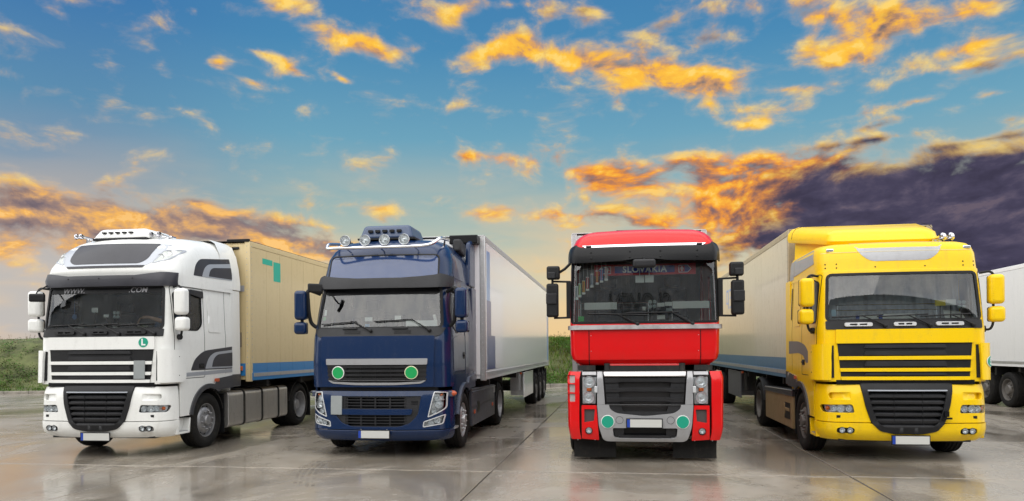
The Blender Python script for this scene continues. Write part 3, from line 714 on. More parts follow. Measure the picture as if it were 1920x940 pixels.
    # lower grille
    gr = patch('lower_grille', B, B.F(lg), black_pl, root, [B.F(rpoly([(-.56, 1.07), (.56, 1.07), (.50, .80), (.43, .60), (.33, .535), (-.33, .535), (-.43, .60), (-.50, .80)], .05))], .022, .06, .012)
    patch('radiator_mesh', B, B.F(grow(lg, -.03)), gloss_bk, gr, off=-.07, thick=0)
    patch('grille_strip', B, B.F(rect(-.56, .56, 1.075, 1.095, .006)), stripe_s, gr, off=.034, thick=.02)
    for i in range(6):
        zc = 1.0 - i * .093; w = .545 - i * .02 - (.06 if i == 5 else 0)
        v = []; f = []; N = 16
        for k in range(N + 1):
            x = -w + 2 * w * k / N; e = .35 + .65 * min(1, (1 - abs(x) / w) * 8)
            for dz, d in ((.036, -.05), (.034 * e, .0), (.012, .022 * e), (-.018, .018 * e), (-.036 * e, -.03), (-.036, -.055)): v.append(B.fx(x, zc + dz, d))
        for k in range(N):
            for j in range(5): a = k * 6 + j; f.append((a, a + 6, a + 7, a + 1))
        mobj('grille_slat', v, f, dark_pl, gr, 50)
        for x in (-.2, .2):
            if i < 5: p = B.fx(x, zc, .02); b = MB(); b.box(p.x - .004, p.x + .004, p.y - .004, p.y + .03, zc - .034, zc + .034); b.build('slat_joint', black_pl, gr, 30)
    b = MB(); b.box(-1.02, 1.02, .42, .62, .42, 1.16); b.box(-.95, .95, .20, .42, .30, .36); b.build('bumper_core', chassis_m, root, 30)
    plate(root, .02, -.025, .345)
    # --- cowl with grab handles, wipers
    cw = patch('wiper_cowl', C, C.F(rpoly([(-1.12, 2.028), (1.12, 2.028), (1.12, 2.16), (-1.12, 2.16)], .02)), dark_pl, root, off=.012, thick=.012)
    for x in (-.66, 0, .64):
        w = .20 if x else .16
        o = patch('grab_handle', C, C.F(rect(x - w, x + w, 2.065, 2.125, .028)), black_pl if white else steel, cw, [C.F(rect(x - w * .62, x - w * .08, 2.083, 2.107, .01)), C.F(rect(x + w * .08, x + w * .62, 2.083, 2.107, .01))], .045, .04, .008)
    for px in (-.28, .36, .98): wiper(root, C, (px, 2.07), (px - .33, 2.235), (px - .75, 2.215), (px - .02, 2.245))
    # --- mirrors
    for sg in (-1, 1):
        mx = sg * 1.375
        h = mirror_box(root, (mx, .33, 2.62), (.21, .19, .45), body, -sg * .12, .06)
        mirror_box(root, (mx + sg * .01, .34, 2.24), (.215, .19, .24), body, -sg * .12, .06)
        b = MB(); b.tube(arc_path([(sg * 1.18, .42, 2.88), (sg * 1.30, .36, 2.90), (mx - sg * .02, .36, 2.86), (mx - sg * .02, .37, 2.10), (mx - sg * .06, .38, 2.00), (sg * 1.22, .46, 2.02)], .10), .019, 8); b.cyl((sg * 1.20, .47, 2.02), (sg * 1.28, .45, 2.02), .05, 12)
        b.build('mirror_arm', black_pl, root, 40)
    interior(root, 0, .50, 1.15, 2.90, yr, xs=.60, dash_z=2.10)
    chassis(root, FY, RY, rim_m if white else rim_d, rim_m if white else rim_d)
    return C, B
def arch_trim(sg):
    r0, r1 = .57, .655; yc, zc = FY, .52
    a0, a1 = R(168), R(58)
    n = 14
    inn = [(yc + r0 * math.cos(a0 + (a1 - a0) * k / n), zc + r0 * math.sin(a0 + (a1 - a0) * k / n)) for k in range(n + 1)]
    ou = [(yc + r1 * math.cos(a0 + (R(72) - a0) * k / n), zc + r1 * math.sin(a0 + (R(72) - a0) * k / n)) for k in range(n + 1)]
    return inn + [(1.80, 1.05), (2.245, 1.06), (2.245, 1.30), (1.72, 1.26)] + ou[::-1]
def air_horn(root, p, ln=.45, r=.06, d=(0, 1, 0)):
    d = Vector(d).normalized(); b = MB(); b.lathe([(r, 0), (r * .85, .02), (r * .5, .08), (r * .3, .18), (r * .22, ln * .7), (r * .5, ln * .72), (r * .5, ln), (0, ln)], Vector(p), d, 18, cap=False); b.lathe([(r * .8, .03), (r * .45, .08), (r * .2, .17), (0, .18)], Vector(p), d, 18, cap=False)
    q = Vector(p) + d * ln * .6; b.box(q.x - .015, q.x + .015, q.y - .03, q.y + .03, q.z - .12, q.z); return b.build('air_horn', chrome, root, 40)
def side_decal(root, C, pts, sg, m, off=.0045, name='side_stripe'): return patch(name, C, C.S(pts, sg), m, root, off=off, thick=.003)
def white_truck():
    root = empty('semi_truck', (-8.70, 11.2, 0), R(.3))
    tag(root, 'white tractor unit with dark roof panel, chrome roof horns and green L disc', 'truck')
    C, B = build_xf(root, white_p, True)
    # tall roof
    def df(p):
        k = max(0, min(1, (p.z - 3.0) / .7)); p.z += k * .075 * max(0, p.y - .8); return p
    Rf = Surf([(2.90, .27, 1.225, .20, .40, .07), (3.10, .235, 1.225, .20, .40, .07), (3.15, .22, 1.22, .20, .42, .07), (3.24, .235, 1.215, .22, .50, .08), (3.45, .36, 1.18, .26, .56, .10), (3.60, .46, 1.12, .30, .60, .12), (3.70, .56, 1.04, .32, .60, .14), (3.76, .68, .95, .32, .55, .14), (3.80, .85, .84, .32, .5, .12)], df)
    roof = roof_shell('roof', Rf, [2.91, 3.0, 3.09, 3.12, 3.15, 3.19, 3.24, 3.31, 3.38, 3.45, 3.53, 3.60, 3.65, 3.70, 3.73, 3.76, 3.78, 3.80], 2.30, white_p, root, .03)
    # rear roof fairing
    for sg in (-1, 1):
        rows = []
        v = []; f = []
        zs = [2.98, 3.12, 3.4, 3.65, 3.85, 3.93]
        for i, zz in enumerate(zs):
            w = [1.222, 1.222, 1.19, 1.14, 1.05, .92][i]
            for y in (1.95, 2.28, 2.60): v.append((sg * (w + .006), y, zz)); 
        f = [(i * 3 + j, i * 3 + j + 1, i * 3 + j + 4, i * 3 + j + 3) for i in range(5) for j in range(2)]
        mobj('roof_fairing', v, f, white_p, root, 40)
    b = MB(); b.add([(-.93, 1.9, 3.90), (.93, 1.9, 3.90), (.93, 2.6, 3.935), (-.93, 2.6, 3.935), (-.93, 2.6, 2.98), (.93, 2.6, 2.98)], [(0, 1, 2, 3), (3, 2, 5, 4)]); b.build('fairing_top', white_p, root, 30)
    # front foil: silver surround, dark panel, dark lower lip
    z0 = lambda pts, r: Rf.F(rpoly(pts, r))
    patch('roof_foil', Rf, z0([(-.95, 3.66), (-.93, 3.42), (-.78, 3.235), (.78, 3.235), (.93, 3.42), (.95, 3.66)], [.02, .1, .15, .15, .1, .02]), stripe_s, roof, off=.004, thick=.003)
    patch('roof_panel', Rf, z0([(-.74, 3.665), (-.74, 3.36), (-.62, 3.285), (.62, 3.285), (.74, 3.36), (.80, 3.665)], [.02, .1, .06, .06, .1, .02]), stripe_d, roof, off=.008, thick=.003)
    patch('roof_foil_edge', Rf, z0([(-.74, 3.25), (-.70, 3.212), (.70, 3.212), (.74, 3.25)], .02), stripe_d, roof, off=.008, thick=.003)
    for sg in (-1, 1):
        lp = [(sg * a, b) for a, b in rpoly([(.84, 3.30), (1.07, 3.37), (1.11, 3.56), (.93, 3.52)], [.03, .05, .04, .05])]
        patch('lamp_bezel', Rf, Rf.F(grow(lp, .02)), stripe_s, roof, [Rf.F(grow(lp, -.002))], .008, .02)
        h = patch('roof_lamp', Rf, Rf.F(lp), refl, roof, off=-.02, thick=0)
        for x, zz, r in ((.93, 3.41, .06), (1.02, 3.49, .05)):
            p = Rf.fx(sg * x, zz, -.02); n = (Rf.nrm(Rf.qx(sg * x, zz), zz) + Vector((0, -.6, 0))).normalized(); b = MB(); b.lathe([(r * .2, .002), (r * .75, .01), (r, .028), (r * 1.05, .002)], p, n, 18, cap=False); b.build('reflector', refl2, h, 40)
        patch('lens', Rf, Rf.F(lp), lens_m, h, off=.002, thick=0)
    # sweeping side foil on roof and door
    for sg in (-1, 1):
        S = lambda pts, r, m, off: patch('side_foil', Rf, Rf.S(rpoly(pts, r), sg), m, roof, off=off, thick=.003)
        S([(.95, 3.13), (1.02, 3.30), (1.20, 3.44), (2.28, 3.50), (2.28, 3.13)], [.02, .1, .15, .02, .02], stripe_d, .005)
        S([(1.22, 3.13), (1.30, 3.27), (1.46, 3.36), (2.28, 3.42), (2.28, 3.13)], [.02, .08, .12, .02, .02], stripe_s, .008)
        S([(1.44, 3.15), (1.50, 3.26), (1.62, 3.31), (2.28, 3.35), (2.28, 3.15)], [.02, .06, .1, .02, .02], stripe_d, .011)
        side_decal(root, C, rpoly([(.82, 1.43), (.93, 1.62), (1.22, 1.78), (2.24, 1.86), (2.24, 1.43)], [.02, .1, .2, .01, .01]), sg, stripe_d, .0045, 'door_foil')
        side_decal(root, C, rpoly([(1.28, 1.45), (1.40, 1.66), (1.60, 1.75), (2.24, 1.795), (2.24, 1.45)], [.02, .1, .1, .01, .01]), sg, stripe_s, .0075, 'door_foil')
        side_decal(root, C, rpoly([(1.50, 1.48), (1.56, 1.63), (1.70, 1.71), (2.24, 1.745), (2.24, 1.48)], [.02, .08, .1, .01, .01]), sg, stripe_d, .0105, 'door_foil')
        side_decal(root, C, [(.42, 1.32), (2.24, 1.36), (2.24, 1.42), (.42, 1.39)], sg, stripe_s, .0045, 'door_foil')
    # sun visor
    V = Surf([(2.86, .13, 1.215, .22, .36, .10), (2.93, .10, 1.235, .22, .36, .10), (3.06, .12, 1.245, .22, .36, .10), (3.14, .18, 1.245, .22, .36, .10)])
    vo = [(-1.85, 2.90), (-1.2, 2.885), (-.7, 2.885), (.7, 2.885), (1.2, 2.885), (1.85, 2.90), (1.75, 3.13), (1.0, 3.13), (.60, 3.075), (-.60, 3.075), (-1.0, 3.13), (-1.75, 3.13)]
    vis = patch('sun_visor', V, dens(vo, .08), stripe_d, root, thick=.02, bevel=.008)
    for x in (-.6, 0, .6): b = MB(); b.lathe([(.012, 0), (.01, .006), (0, .007)], V.fx(x, 3.02), (0, -1, 0), 8); b.build('screw', black_pl, vis, 40)
    b = MB(); b.tube(arc_path([V.fx(-1.08, 2.92, -.02), (-1.10, .02, 2.80), (-1.04, -.02, 2.72)], .05), .012, 6); b.build('mirror_stalk', black_pl, root, 40)
    mirror_box(root, (-1.04, -.03, 2.70), (.24, .09, .14), black_pl, .3, .03)
    # strip with web address at the top of the windscreen
    st = patch('windscreen_strip', C, C.F(rpoly([(-1.05, 2.775), (1.05, 2.775), (1.04, 2.87), (-1.04, 2.87)], .03)), gloss_bk, root, off=-.004, thick=0)
    fn = lambda cx: (lambda x, y: C.fx(cx + x, 2.825 + y, -.001))
    text_on('strip_lettering', 'WWW.', .13, grey_t, st, fn(-.58), shear=.25, bold=.002); text_on('strip_lettering', '.COM', .13, grey_t, st, fn(.62), shear=.25, bold=.002)
    # roof lights, horns, roof air unit
    b = MB(); v = []
    ac = rbox('roof_air_unit', (-.10, 1.25, 3.90), (1.10, .95, .20), white_p, root, .07, 4, taper=(.82, .75))
    for i in range(5): b = MB(); x = -.42 + i * .13; b.box(x - .035, x + .035, .80, .86, 3.905, 3.93); b.build('vent', black_pl, ac, 30)
    b = MB(); b.box(-.62, .42, .78, 1.7, 3.775, 3.815); b.build('air_unit_base', black_pl, ac, 30)
    for x in (-1.02, -.93, .45, .60): air_horn(root, (x, .88, 3.875), .5, .052)
    b = MB(); b.tube([(-1.0, 1.2, 3.86), (-.2, 1.2, 3.87), (.65, 1.2, 3.87)], .014, 6); b.tube([(-.97, 1.2, 3.76), (-.97, 1.2, 3.87)], .012, 6); b.tube([(.55, 1.2, 3.78), (.55, 1.2, 3.88)], .012, 6); b.build('horn_rail', chrome, root, 40)
    # L disc, blank grey plate
    dz = patch('low_noise_disc', C, C.F(circ(.80, 1.925, .082, 32)), green_d, root, off=.035, thick=.004)
    text_on('disc_letter', 'L', .15, white_t, dz, lambda x, y: C.fx(.80 + x, 1.925 + y, .0375), bold=.006)
    patch('cover_plate', C, C.F(rect(.65, .84, 1.31, 1.62, .008)), cover_g, root, off=.05, thick=.012)
    for sg in (-1, 1): tank(root, sg * .52, sg * 1.19, FY + .78, RY - .60, .27, .98, alu, 3)
    return root, C
white_root, WC = white_truck()
def yellow_truck():
    root = empty('semi_truck', (4.36, 11.75, 0), R(-.6))
    tag(root, 'yellow tractor unit with grey roof foil, roof spoiler and yellow mirrors', 'truck')
    C, B = build_xf(root, yellow_p, False)
    Rf = Surf([(2.90, .28, 1.20, .17, .30, .06), (3.20, .315, 1.185, .18, .32, .06), (3.30, .345, 1.165, .2, .34, .07), (3.36, .39, 1.13, .22, .36, .08), (3.395, .47, 1.07, .25, .4, .09), (3.41, .60, .98, .3, .4, .1)])
    roof = roof_shell('roof', Rf, [2.91, 3.0, 3.1, 3.2, 3.25, 3.3, 3.33, 3.36, 3.38, 3.395, 3.41], 2.30, yellow_p, root, .02)
    patch('roof_foil', Rf, Rf.F(rpoly([(-.68, 3.40), (-.56, 3.19), (-.42, 3.09), (.42, 3.09), (.56, 3.19), (.68, 3.40)], [.01, .08, .1, .1, .08, .01])), grey_p, roof, off=.004, thick=.003)
    patch('roof_joint', Rf, Rf.F([(-1.18, 3.238), (1.18, 3.238), (1.18, 3.244), (-1.18, 3.244)]), mat('pale_line', (.75, .62, .3), .5), roof, off=.0062, thick=.003)
    for sg in (-1, 1):
        patch('side_foil', Rf, Rf.S(rpoly([(.62, 3.10), (1.98, 3.02), (1.98, 3.32), (.75, 3.345)], [.03, .02, .02, .08]), sg), grey_p, roof, off=.005, thick=.003)
        patch('side_foil', Rf, Rf.S([(2.0, 2.98), (2.29, 2.96), (2.29, 3.30), (2.0, 3.32)], sg), grey_p, roof, off=.005, thick=.003)
        for x, zz in ((.92, 3.06), (.92, 3.00), (1.08, 3.06), (1.08, 3.0), (.36, 3.0)):
            b = MB(); b.lathe([(.012, -.002), (.01, .006), (0, .007)], Rf.fx(sg * x, zz), (0, -1, 0), 8); b.build('screw', black_pl, roof, 40)
        p = Rf.fx(sg * 1.0, 3.285, .0); rbox('position_lamp', (p.x, p.y - .006, 3.285), (.11, .03, .05), chrome, roof, .012)
        side_decal(root, C, rpoly([(.72, 1.50), (.80, 1.66), (1.05, 1.80), (1.50, 1.86), (2.24, 1.87), (2.24, 1.64), (1.5, 1.66), (1.15, 1.62), (1.0, 1.5)], [.01, .1, .2, .1, .01, .01, .1, .1, .03]), sg, dgrey_p if sg > 0 else mat('faded_grey_foil', (.16, .15, .14), .5), .0045, 'door_foil')
        patch('air_slot', C, C.S(rect(2.06, 2.12, 2.25, 2.82, .02), sg), black_pl, root, off=.006, thick=.004)
    # roof spoiler on its base
    def ring(y0, w0, y1, w1, z, zr, r=.12):
        pts = rpoly([(-w1, y1), (-w0, y0), (w0, y0), (w1, y1)], [.02, .22, .22, .02], 6)
        return [Vector((x, y, z + (zr - z) * (y - y0) / (y1 - y0))) for x, y in pts]
    base = ring_loft('spoiler_base', [ring(1.15, .62, 2.32, 1.12, 3.36, 3.30), ring(1.2, .60, 2.32, 1.10, 3.62, 3.80)], yellow_p, root)
    sp = ring_loft('roof_spoiler', [ring(.98, .78, 2.42, 1.20, 3.445, 3.70), ring(.93, .82, 2.44, 1.215, 3.50, 3.76), ring(.98, .80, 2.44, 1.20, 3.62, 3.86), ring(1.12, .72, 2.44, 1.14, 3.71, 3.94), ring(1.30, .60, 2.42, 1.02, 3.755, 3.985)], yellow_p, root, True)
    for sg in (-1, 1):
        b = MB(); b.tube([(sg * 1.205, 2.12, 3.72), (sg * 1.19, 2.12, 3.83), (sg * 1.13, 2.12, 3.905), (sg * 1.0, 2.12, 3.95)], .004, 5); b.build('spoiler_joint', gloss_bk, sp, 40)
    for x in (.80, .92): air_horn(root, (x, .75, 3.50), .42, .065, (-.25, 1, 0))
    rbox('horn_bracket', (.78, 1.12, 3.46), (.18, .16, .10), steel, root, .015)
    # number five disc on the far corner deflector
    d5 = patch('emission_disc', C, [(1.45 + .26 * math.cos(a), 1.52 + .085 * math.sin(a)) for a in [2 * math.pi * i / 32 for i in range(32)]], white_t, root, off=.072, thick=.004)
    patch('disc_field', C, [(1.45 + .23 * math.cos(a), 1.52 + .075 * math.sin(a)) for a in [2 * math.pi * i / 32 for i in range(32)]], green_d, d5, off=.0755, thick=.003)
    text_on('disc_number', '5', .14, white_t, d5, lambda x, y: C.at(1.45 + x * 3.0, 1.52 + y, .0775), bold=.004)
    b = MB(); b.box(.50, .56, -.03, .02, .70, .78); b.box(.47, .60, -.035, -.02, .66, .69); b.build('broken_catch', gloss_bk, root, 30)
    for sg in (-1, 1):
        b = MB(); b.prism([(FY + .82, .26), (RY - .62, .26), (RY - .60, .86), (FY + .80, .90)], sg * 1.10, sg * 1.19, 'x'); o = b.build('side_skirt', tan_p, root, 30, .02)
        b = MB(); b.prism(rpoly([(FY + .78, .86), (RY - .60, .83), (RY - .60, .93), (FY + .78, .98)], .03), sg * .95, sg * 1.21, 'x'); b.build('skirt_top', dgrey_p, o, 30, .015)
        b = MB(); b.box(sg * 1.188, sg * 1.198, FY + 1.0, FY + 1.45, .42, .72); b.build('step_recess', black_pl, o, 30)
        b = MB(); b.box(sg * 1.19, sg * 1.205, FY + 1.02, FY + 1.40, .56, .62); b.prism([(FY + 1.40, .50), (FY + 1.46, .50), (FY + 1.46, .70), (FY + 1.40, .70)], sg * 1.19, sg * 1.21, 'x'); b.build('step_bar', tan_p, o, 30, .006)
    return root, C
yellow_root, YC = yellow_truck()
# ------------------------------------------------------------------ blue tractor
def full_shell(root, C, body, ws, sws, z0, z1, side, yr, name='cab_shell', thick=.03):
    """cab skin from rear edge round the front to the other rear edge; side = lower edge from front to back (y, z)"""
    right = []
    L = side + [(yr, z1)]
    for a, b in zip(L, L[1:]):
        n = max(1, int(math.hypot(b[0] - a[0], b[1] - a[1]) / .07 + .5)); right += [(a[0] + (b[0] - a[0]) * k / n, a[1] + (b[1] - a[1]) * k / n) for k in range(n)]
    rq = [(C.qy(y, q, 1), q) for y, q in right]; m = 40
    top = [(C.qy(yr, z1, 1) * (1 - 2 * k / m), z1) for k in range(m + 1)]
    bot = [(rq[0][0] * (2 * k / 30 - 1), z0) for k in range(1, 30)]
    return patch(name, C, [(-a, b) for a, b in rq][::-1] + bot + rq + top, body, root, ([C.F(ws)] if ws else []) + [C.S(s, g) for s in sws for g in (1, -1)], 0, thick, .004)
def wrap_band(B, z0, z1, yb, n=8, m=40):
    r = [(B.qy(yb, z0 + (z1 - z0) * k / n, 1), z0 + (z1 - z0) * k / n) for k in range(n + 1)]
    return [(-a, b) for a, b in r[::-1]] + [(r[0][0] * (2 * k / m - 1), z0) for k in range(1, m)] + r + [(r[-1][0] * (1 - 2 * k / m), z1) for k in range(1, m)]
def blue_truck():
    root = empty('semi_truck', (-3.93, 11.55, 0), 0)
    tag(root, 'dark blue tractor unit with roof light bar and two green discs on its grille', 'truck')
    body = blue_p; yr = 2.25
    C = Surf([(.5, .10, 1.225, .22, .36, .09), (1.15, .10, 1.225, .22, .36, .09), (1.55, .075, 1.225, .22, .36, .09), (1.98, .11, 1.22, .22, .36, .09), (2.13, .165, 1.21, .22, .36, .09), (2.85, .37, 1.16, .22, .36, .09), (2.95, .39, 1.155, .22, .36, .09)])
    ws = rpoly([(-1.075, 2.135), (1.075, 2.135), (1.01, 2.84), (-1.01, 2.84)], [.09, .09, .06, .06])
    sw = rpoly([(.52, 2.16), (.50, 2.45), (.66, 2.80), (1.28, 2.80), (1.28, 2.26), (1.0, 2.10), (.75, 2.05)], [.05, .1, .06, .05, .08, .05, .05])
    full_shell(root, C, body, ws, [sw], 1.15, 2.90, [(.50, 1.15), (.50, .66)] + arch_line(.66, zr=1.10) + [(yr, 1.10)], yr)
    b = MB(); b.box(-1.17, 1.17, yr - .03, yr - .005, 1.0, 2.92); b.build('rear_wall', body, root, 30)
    o = patch('windscreen', C, C.F(ws), glass, root, off=-.006, thick=0); patch('seal', C, C.F(grow(ws, .026)), black_pl, o, [C.F(grow(ws, -.018))], .010, .02)
    for sg in (-1, 1):
        o = patch('side_window', C, C.S(sw, sg), glass_s, root, off=-.008, thick=0); patch('seal', C, C.S(grow(sw, .016), sg), black_pl, o, [C.S(grow(sw, -.012), sg)], .006, .015)
        patch('rain_deflector', C, C.S(rpoly([(.66, 2.76), (1.32, 2.72), (1.32, 2.84), (.66, 2.85)], .03), sg), dark_pl, o, off=.035, thick=.03)
        dl = rpoly([(.46, 1.36), (1.42, 1.36), (1.42, 2.88), (.60, 2.88), (.46, 2.40)], .05)
        patch('door_joint', C, C.S(grow(dl, .006), sg), gloss_bk, root, [C.S(grow(dl, -.004), sg)], .0025, .002)
        patch('side_panel', C, C.S(rpoly([(1.45, 1.32), (2.24, 1.36), (2.24, 2.88), (1.45, 2.88)], .02), sg), bluegrey_p, root, off=.006, thick=.005)
        patch('door_skin', C, C.S(rpoly([(.50, 1.40), (1.40, 1.40), (1.40, 2.02), (.95, 2.02), (.62, 1.98), (.50, 1.95)], .04), sg), bluegrey_p, root, off=.005, thick=.004)
        dh = patch('door_handle', C, C.S(rect(1.22, 1.36, 1.60, 1.72, .02), sg), black_pl, root, off=.012, thick=.012); patch('handle_grip', C, C.S(rect(1.24, 1.34, 1.64, 1.675, .01), sg), dark_pl, dh, off=.03, thick=.02)
        patch('sill_trim', C, C.S(arch_trim(sg), sg), bluegrey_p, root, off=.028, thick=.03)
        # side fairing behind cab, with roof corner flap
        b = MB(); b.prism(rpoly([(yr - .02, 1.15), (yr + .42, 1.15), (yr + .42, 2.95), (yr - .02, 2.95)], .04), sg * 1.205, sg * 1.17, 'x'); b.build('side_deflector', bluegrey_p, root, 30, .01)
        b = MB(); b.prism(rpoly([(yr - .25, 2.97), (yr + .45, 2.97), (yr + .36, 3.80), (yr + .20, 3.90), (yr - .10, 3.80)], .06), sg * 1.19, sg * 1.10, 'x'); b.build('roof_deflector', body, root, 30, .03, 3)
        rbox('corner_flap', (sg * 1.04, 1.86, 3.66), (.16, .46, .24), dark_pl, root, .04, 3, Matrix.Rotation(R(-8), 3, 'X'))
        b = MB(); b.prism(rpoly([(.46, .46), (.80, .46), (.83, .66), (.46, .66)], .02), sg * .96, sg * 1.17, 'x'); o = b.build('entry_step', body, root, 30, .008)
        b = MB(); b.box(sg * 1.02, sg * 1.235, .52, .80, .43, .46); b.build('tread', steel, o, 30)
        mudguard(root, sg * .80, sg * 1.19, FY, .56, 15, 172, black_pl, .52, 'wheel_arch_liner')
        b = MB(); b.box(sg * .85, sg * 1.18, FY + .60, FY + .62, .2, .95); b.build('splash_flap', black_pl, root, 30)
        # side skirt between the axles
        b = MB(); b.prism([(FY + .78, .30), (RY - .62, .30), (RY - .60, .98), (FY + .74, 1.02)], sg * 1.12, sg * 1.20, 'x'); sk = b.build('side_skirt', mat('dusty_blue_skirt', (.070, .076, .098), .45, .2, .2, dirt=DIRT, dirt_amt=.4), root, 30, .015)
        b = MB(); b.box(sg * .9, sg * 1.215, FY + .76, RY - .58, .93, .96); b.build('skirt_rail', bluegrey_p, sk, 30, .006)
        b = MB(); b.box(sg * 1.199, sg * 1.204, FY + 1.28, FY + 1.55, .52, .74); b.build('step_recess', gloss_bk, sk, 30)
        b = MB(); b.box(sg * 1.199, sg * 1.206, FY + .80, RY - .7, .655, .662); b.build('skirt_joint', gloss_bk, sk, 30)
        for y in (FY + 1.0, RY - .95): rbox('marker_lamp', (sg * 1.205, y, .56), (.02, .10, .07), orange_d, sk, .006)
        b = MB(); b.prism([(RY - .78, .80), (RY - .62, .80), (RY - .62, .95), (RY - .78, .95)], sg * 1.20, sg * 1.207, 'x'); b.build('reflector_plate', steel, sk, 30)
    # upper panel with inset grille
    gl = rpoly([(-.86, 1.615), (.86, 1.615), (.83, 1.30), (.76, 1.215), (.35, 1.19), (-.35, 1.19), (-.76, 1.215), (-.83, 1.30)], [.02, .02, .05, .05, .1, .1, .05, .05])
    bp = patch('bonnet_panel', C, C.F(rpoly([(-.955, 1.155), (.955, 1.155), (.975, 1.99), (-.975, 1.99)], .03)), body, root, [C.F(gl)], .03, .04, .01)
    gk = patch('grille', C, C.F(grow(gl, -.002)), black_pl, root, off=.004, thick=.003)
    patch('chrome_bar', C, C.F(rpoly([(-.865, 1.62), (.865, 1.62), (.858, 1.525), (-.858, 1.525)], .015)), grey_p, gk, off=.045, thick=.04, bevel=.012)
    patch('chrome_lip', C, C.F(rpoly([(-.835, 1.265), (.835, 1.265), (.76, 1.215), (.35, 1.19), (-.35, 1.19), (-.76, 1.215)], [.01, .01, .04, .1, .1, .04])), grey_p, gk, [C.F(rpoly([(-.80, 1.262), (.80, 1.262), (.74, 1.245), (.35, 1.228), (-.35, 1.228), (-.74, 1.245)], .008))], .04, .035, .006)
    for i in range(4):
        zc = 1.49 - i * .068; patch('grille_slat', C, C.F(rpoly([(-.845, zc - .016), (.845, zc - .016), (.845, zc + .016), (-.845, zc + .016)], .008)), dark_pl, gk, off=.034, thick=.028, bevel=.007)
    for x in (-.5, -.25, 0, .25, .5): patch('grille_rib', C, C.F([(x - .008, 1.26), (x + .008, 1.26), (x + .008, 1.52), (x - .008, 1.52)]), black_pl, gk, off=.022, thick=.018)
    for sg in (-1, 1): patch('grille_cheek', C, C.F(rpoly([(sg * .855, 1.52), (sg * .52, 1.52), (sg * .52, 1.27), (sg * .83, 1.29)], .01)), dark_pl, gk, off=.026, thick=.02)
    for x, edge in ((-.645, white_t), (.60, mat('cream_rim', (.72, .70, .48), .5))):
        d = patch('green_disc', C, C.F(circ(x, 1.395, .110, 36)), edge, root, off=.052, thick=.012); patch('disc_field', C, C.F(circ(x, 1.395, .096, 36)), green_e, d, off=.0545, thick=.003)
    patch('bonnet_gap', C, C.F([(-1.02, 1.08), (1.02, 1.08), (1.02, 1.157), (-1.02, 1.157)]), gloss_bk, root, off=-.02, thick=.03)
    # bumper
    B = Surf([(.25, .14, 1.13, .32, .46, .11), (.285, .07, 1.185, .32, .46, .11), (.35, .02, 1.215, .32, .46, .11), (.445, .0, 1.225, .32, .46, .11), (.452, .008, 1.22, .32, .46, .11), (.80, .01, 1.22, .32, .46, .11), (1.0, .02, 1.215, .32, .46, .11), (1.10, .05, 1.20, .32, .46, .11)])
    patch('bumper', B, wrap_band(B, .262, .442, .56), body, root, off=0, thick=.03, bevel=.008)
    HL = {}; FG = {}
    for sg in (-1, 1):
        HL[sg] = [(sg * a, b) for a, b in rpoly([(.965, 1.075), (1.155, 1.06), (1.15, .80), (1.02, .72), (.865, .655)], [.02, .03, .05, .03, .02])]
        FG[sg] = [(sg * a, b) for a, b in rpoly([(.79, .495), (1.10, .545), (1.135, .70), (.80, .585)], [.02, .03, .02, .02])]
    lo = rpoly([(-.76, 1.005), (.76, 1.005), (.71, .70), (.58, .56), (.40, .505), (-.40, .505), (-.58, .56), (-.71, .70)], [.02, .02, .06, .06, .05, .05, .06, .06])
    bm_ = patch('bumper_upper', B, wrap_band(B, .455, 1.09, .56), body, root, [B.F(lo)] + [B.F(HL[s]) for s in (1, -1)] + [B.F(FG[s]) for s in (1, -1)], 0, .04, .008)
    lg = patch('lower_grille', B, B.F(grow(lo, -.002)), dark_pl, root, [B.F(rect(-.52, .52, .81, .985, .012)), B.F(rect(-.52, .52, .52, .69, .012))], -.012, .03, .006)
    patch('radiator_mesh', B, B.F(rect(-.6, .6, .51, 1.0, .01)), gloss_bk, lg, off=-.09, thick=0)
    patch('bumper_bar', B, B.F(rpoly([(-.60, .70), (.60, .70), (.63, .795), (-.60, .795)], .03)), body, lg, off=.012, thick=.03, bevel=.012)
    for z0 in (.81, .52):
        for k in range(3): zc = z0 + .04 + k * .048; patch('grille_slat', B, B.F(rect(-.52, .52, zc - .008, zc + .008, .004)), dark_pl, lg, off=-.018, thick=.03, bevel=.004)
        for k in range(5): x = -.5 + .25 * k; patch('grille_rib', B, B.F(rect(x - .012, x + .012, z0 + .005, z0 + .17, .004)), dark_pl, lg, off=-.022, thick=.03, bevel=.004)
    for k in range(3): patch('vent_slot', B, B.F(rect(.60, .71, .87 + k * .022, .880 + k * .022, .004)), gloss_bk, lg, off=-.008, thick=.003)
    patch('cover_plate', B, B.F(rect(-.775, -.575, .70, 1.005, .008)), cover_g, root, off=.022, thick=.02)
    for sg in (-1, 1):
        headlamp(root, B, B.F(HL[sg]), [(sg * 1.07, .865, .062), (sg * 1.04, .97, .042), (sg * .985, .755, .042)], (sg * 1.10, 1.035, .022), .08)
        patch('lamp_divider', B, B.F([(sg * .925, .915), (sg * 1.14, .935), (sg * 1.14, .945), (sg * .925, .925)]), refl, root, off=-.03, thick=.03)
        headlamp(root, B, B.F(FG[sg]), [(sg * 1.03, .605, .048), (sg * .92, .565, .045)], None, .06)
        for q in (HL[sg], FG[sg]): patch('lamp_bezel', B, B.F(grow(q, .004)), refl2, root, [B.F(grow(q, -.012))], .003, .012)
        b = MB(); b.lathe([(.05, 0), (.045, .05), (.02, .09), (0, .095)], (sg * 1.20, .40, 1.035), (sg, -.15, 0), 12); b.build('side_marker', lens_m if sg < 0 else orange_d, root, 40)
        rbox('corner_step', (sg * 1.18, .46, 1.03), (.10, .22, .10), bluegrey_p, root, .02)
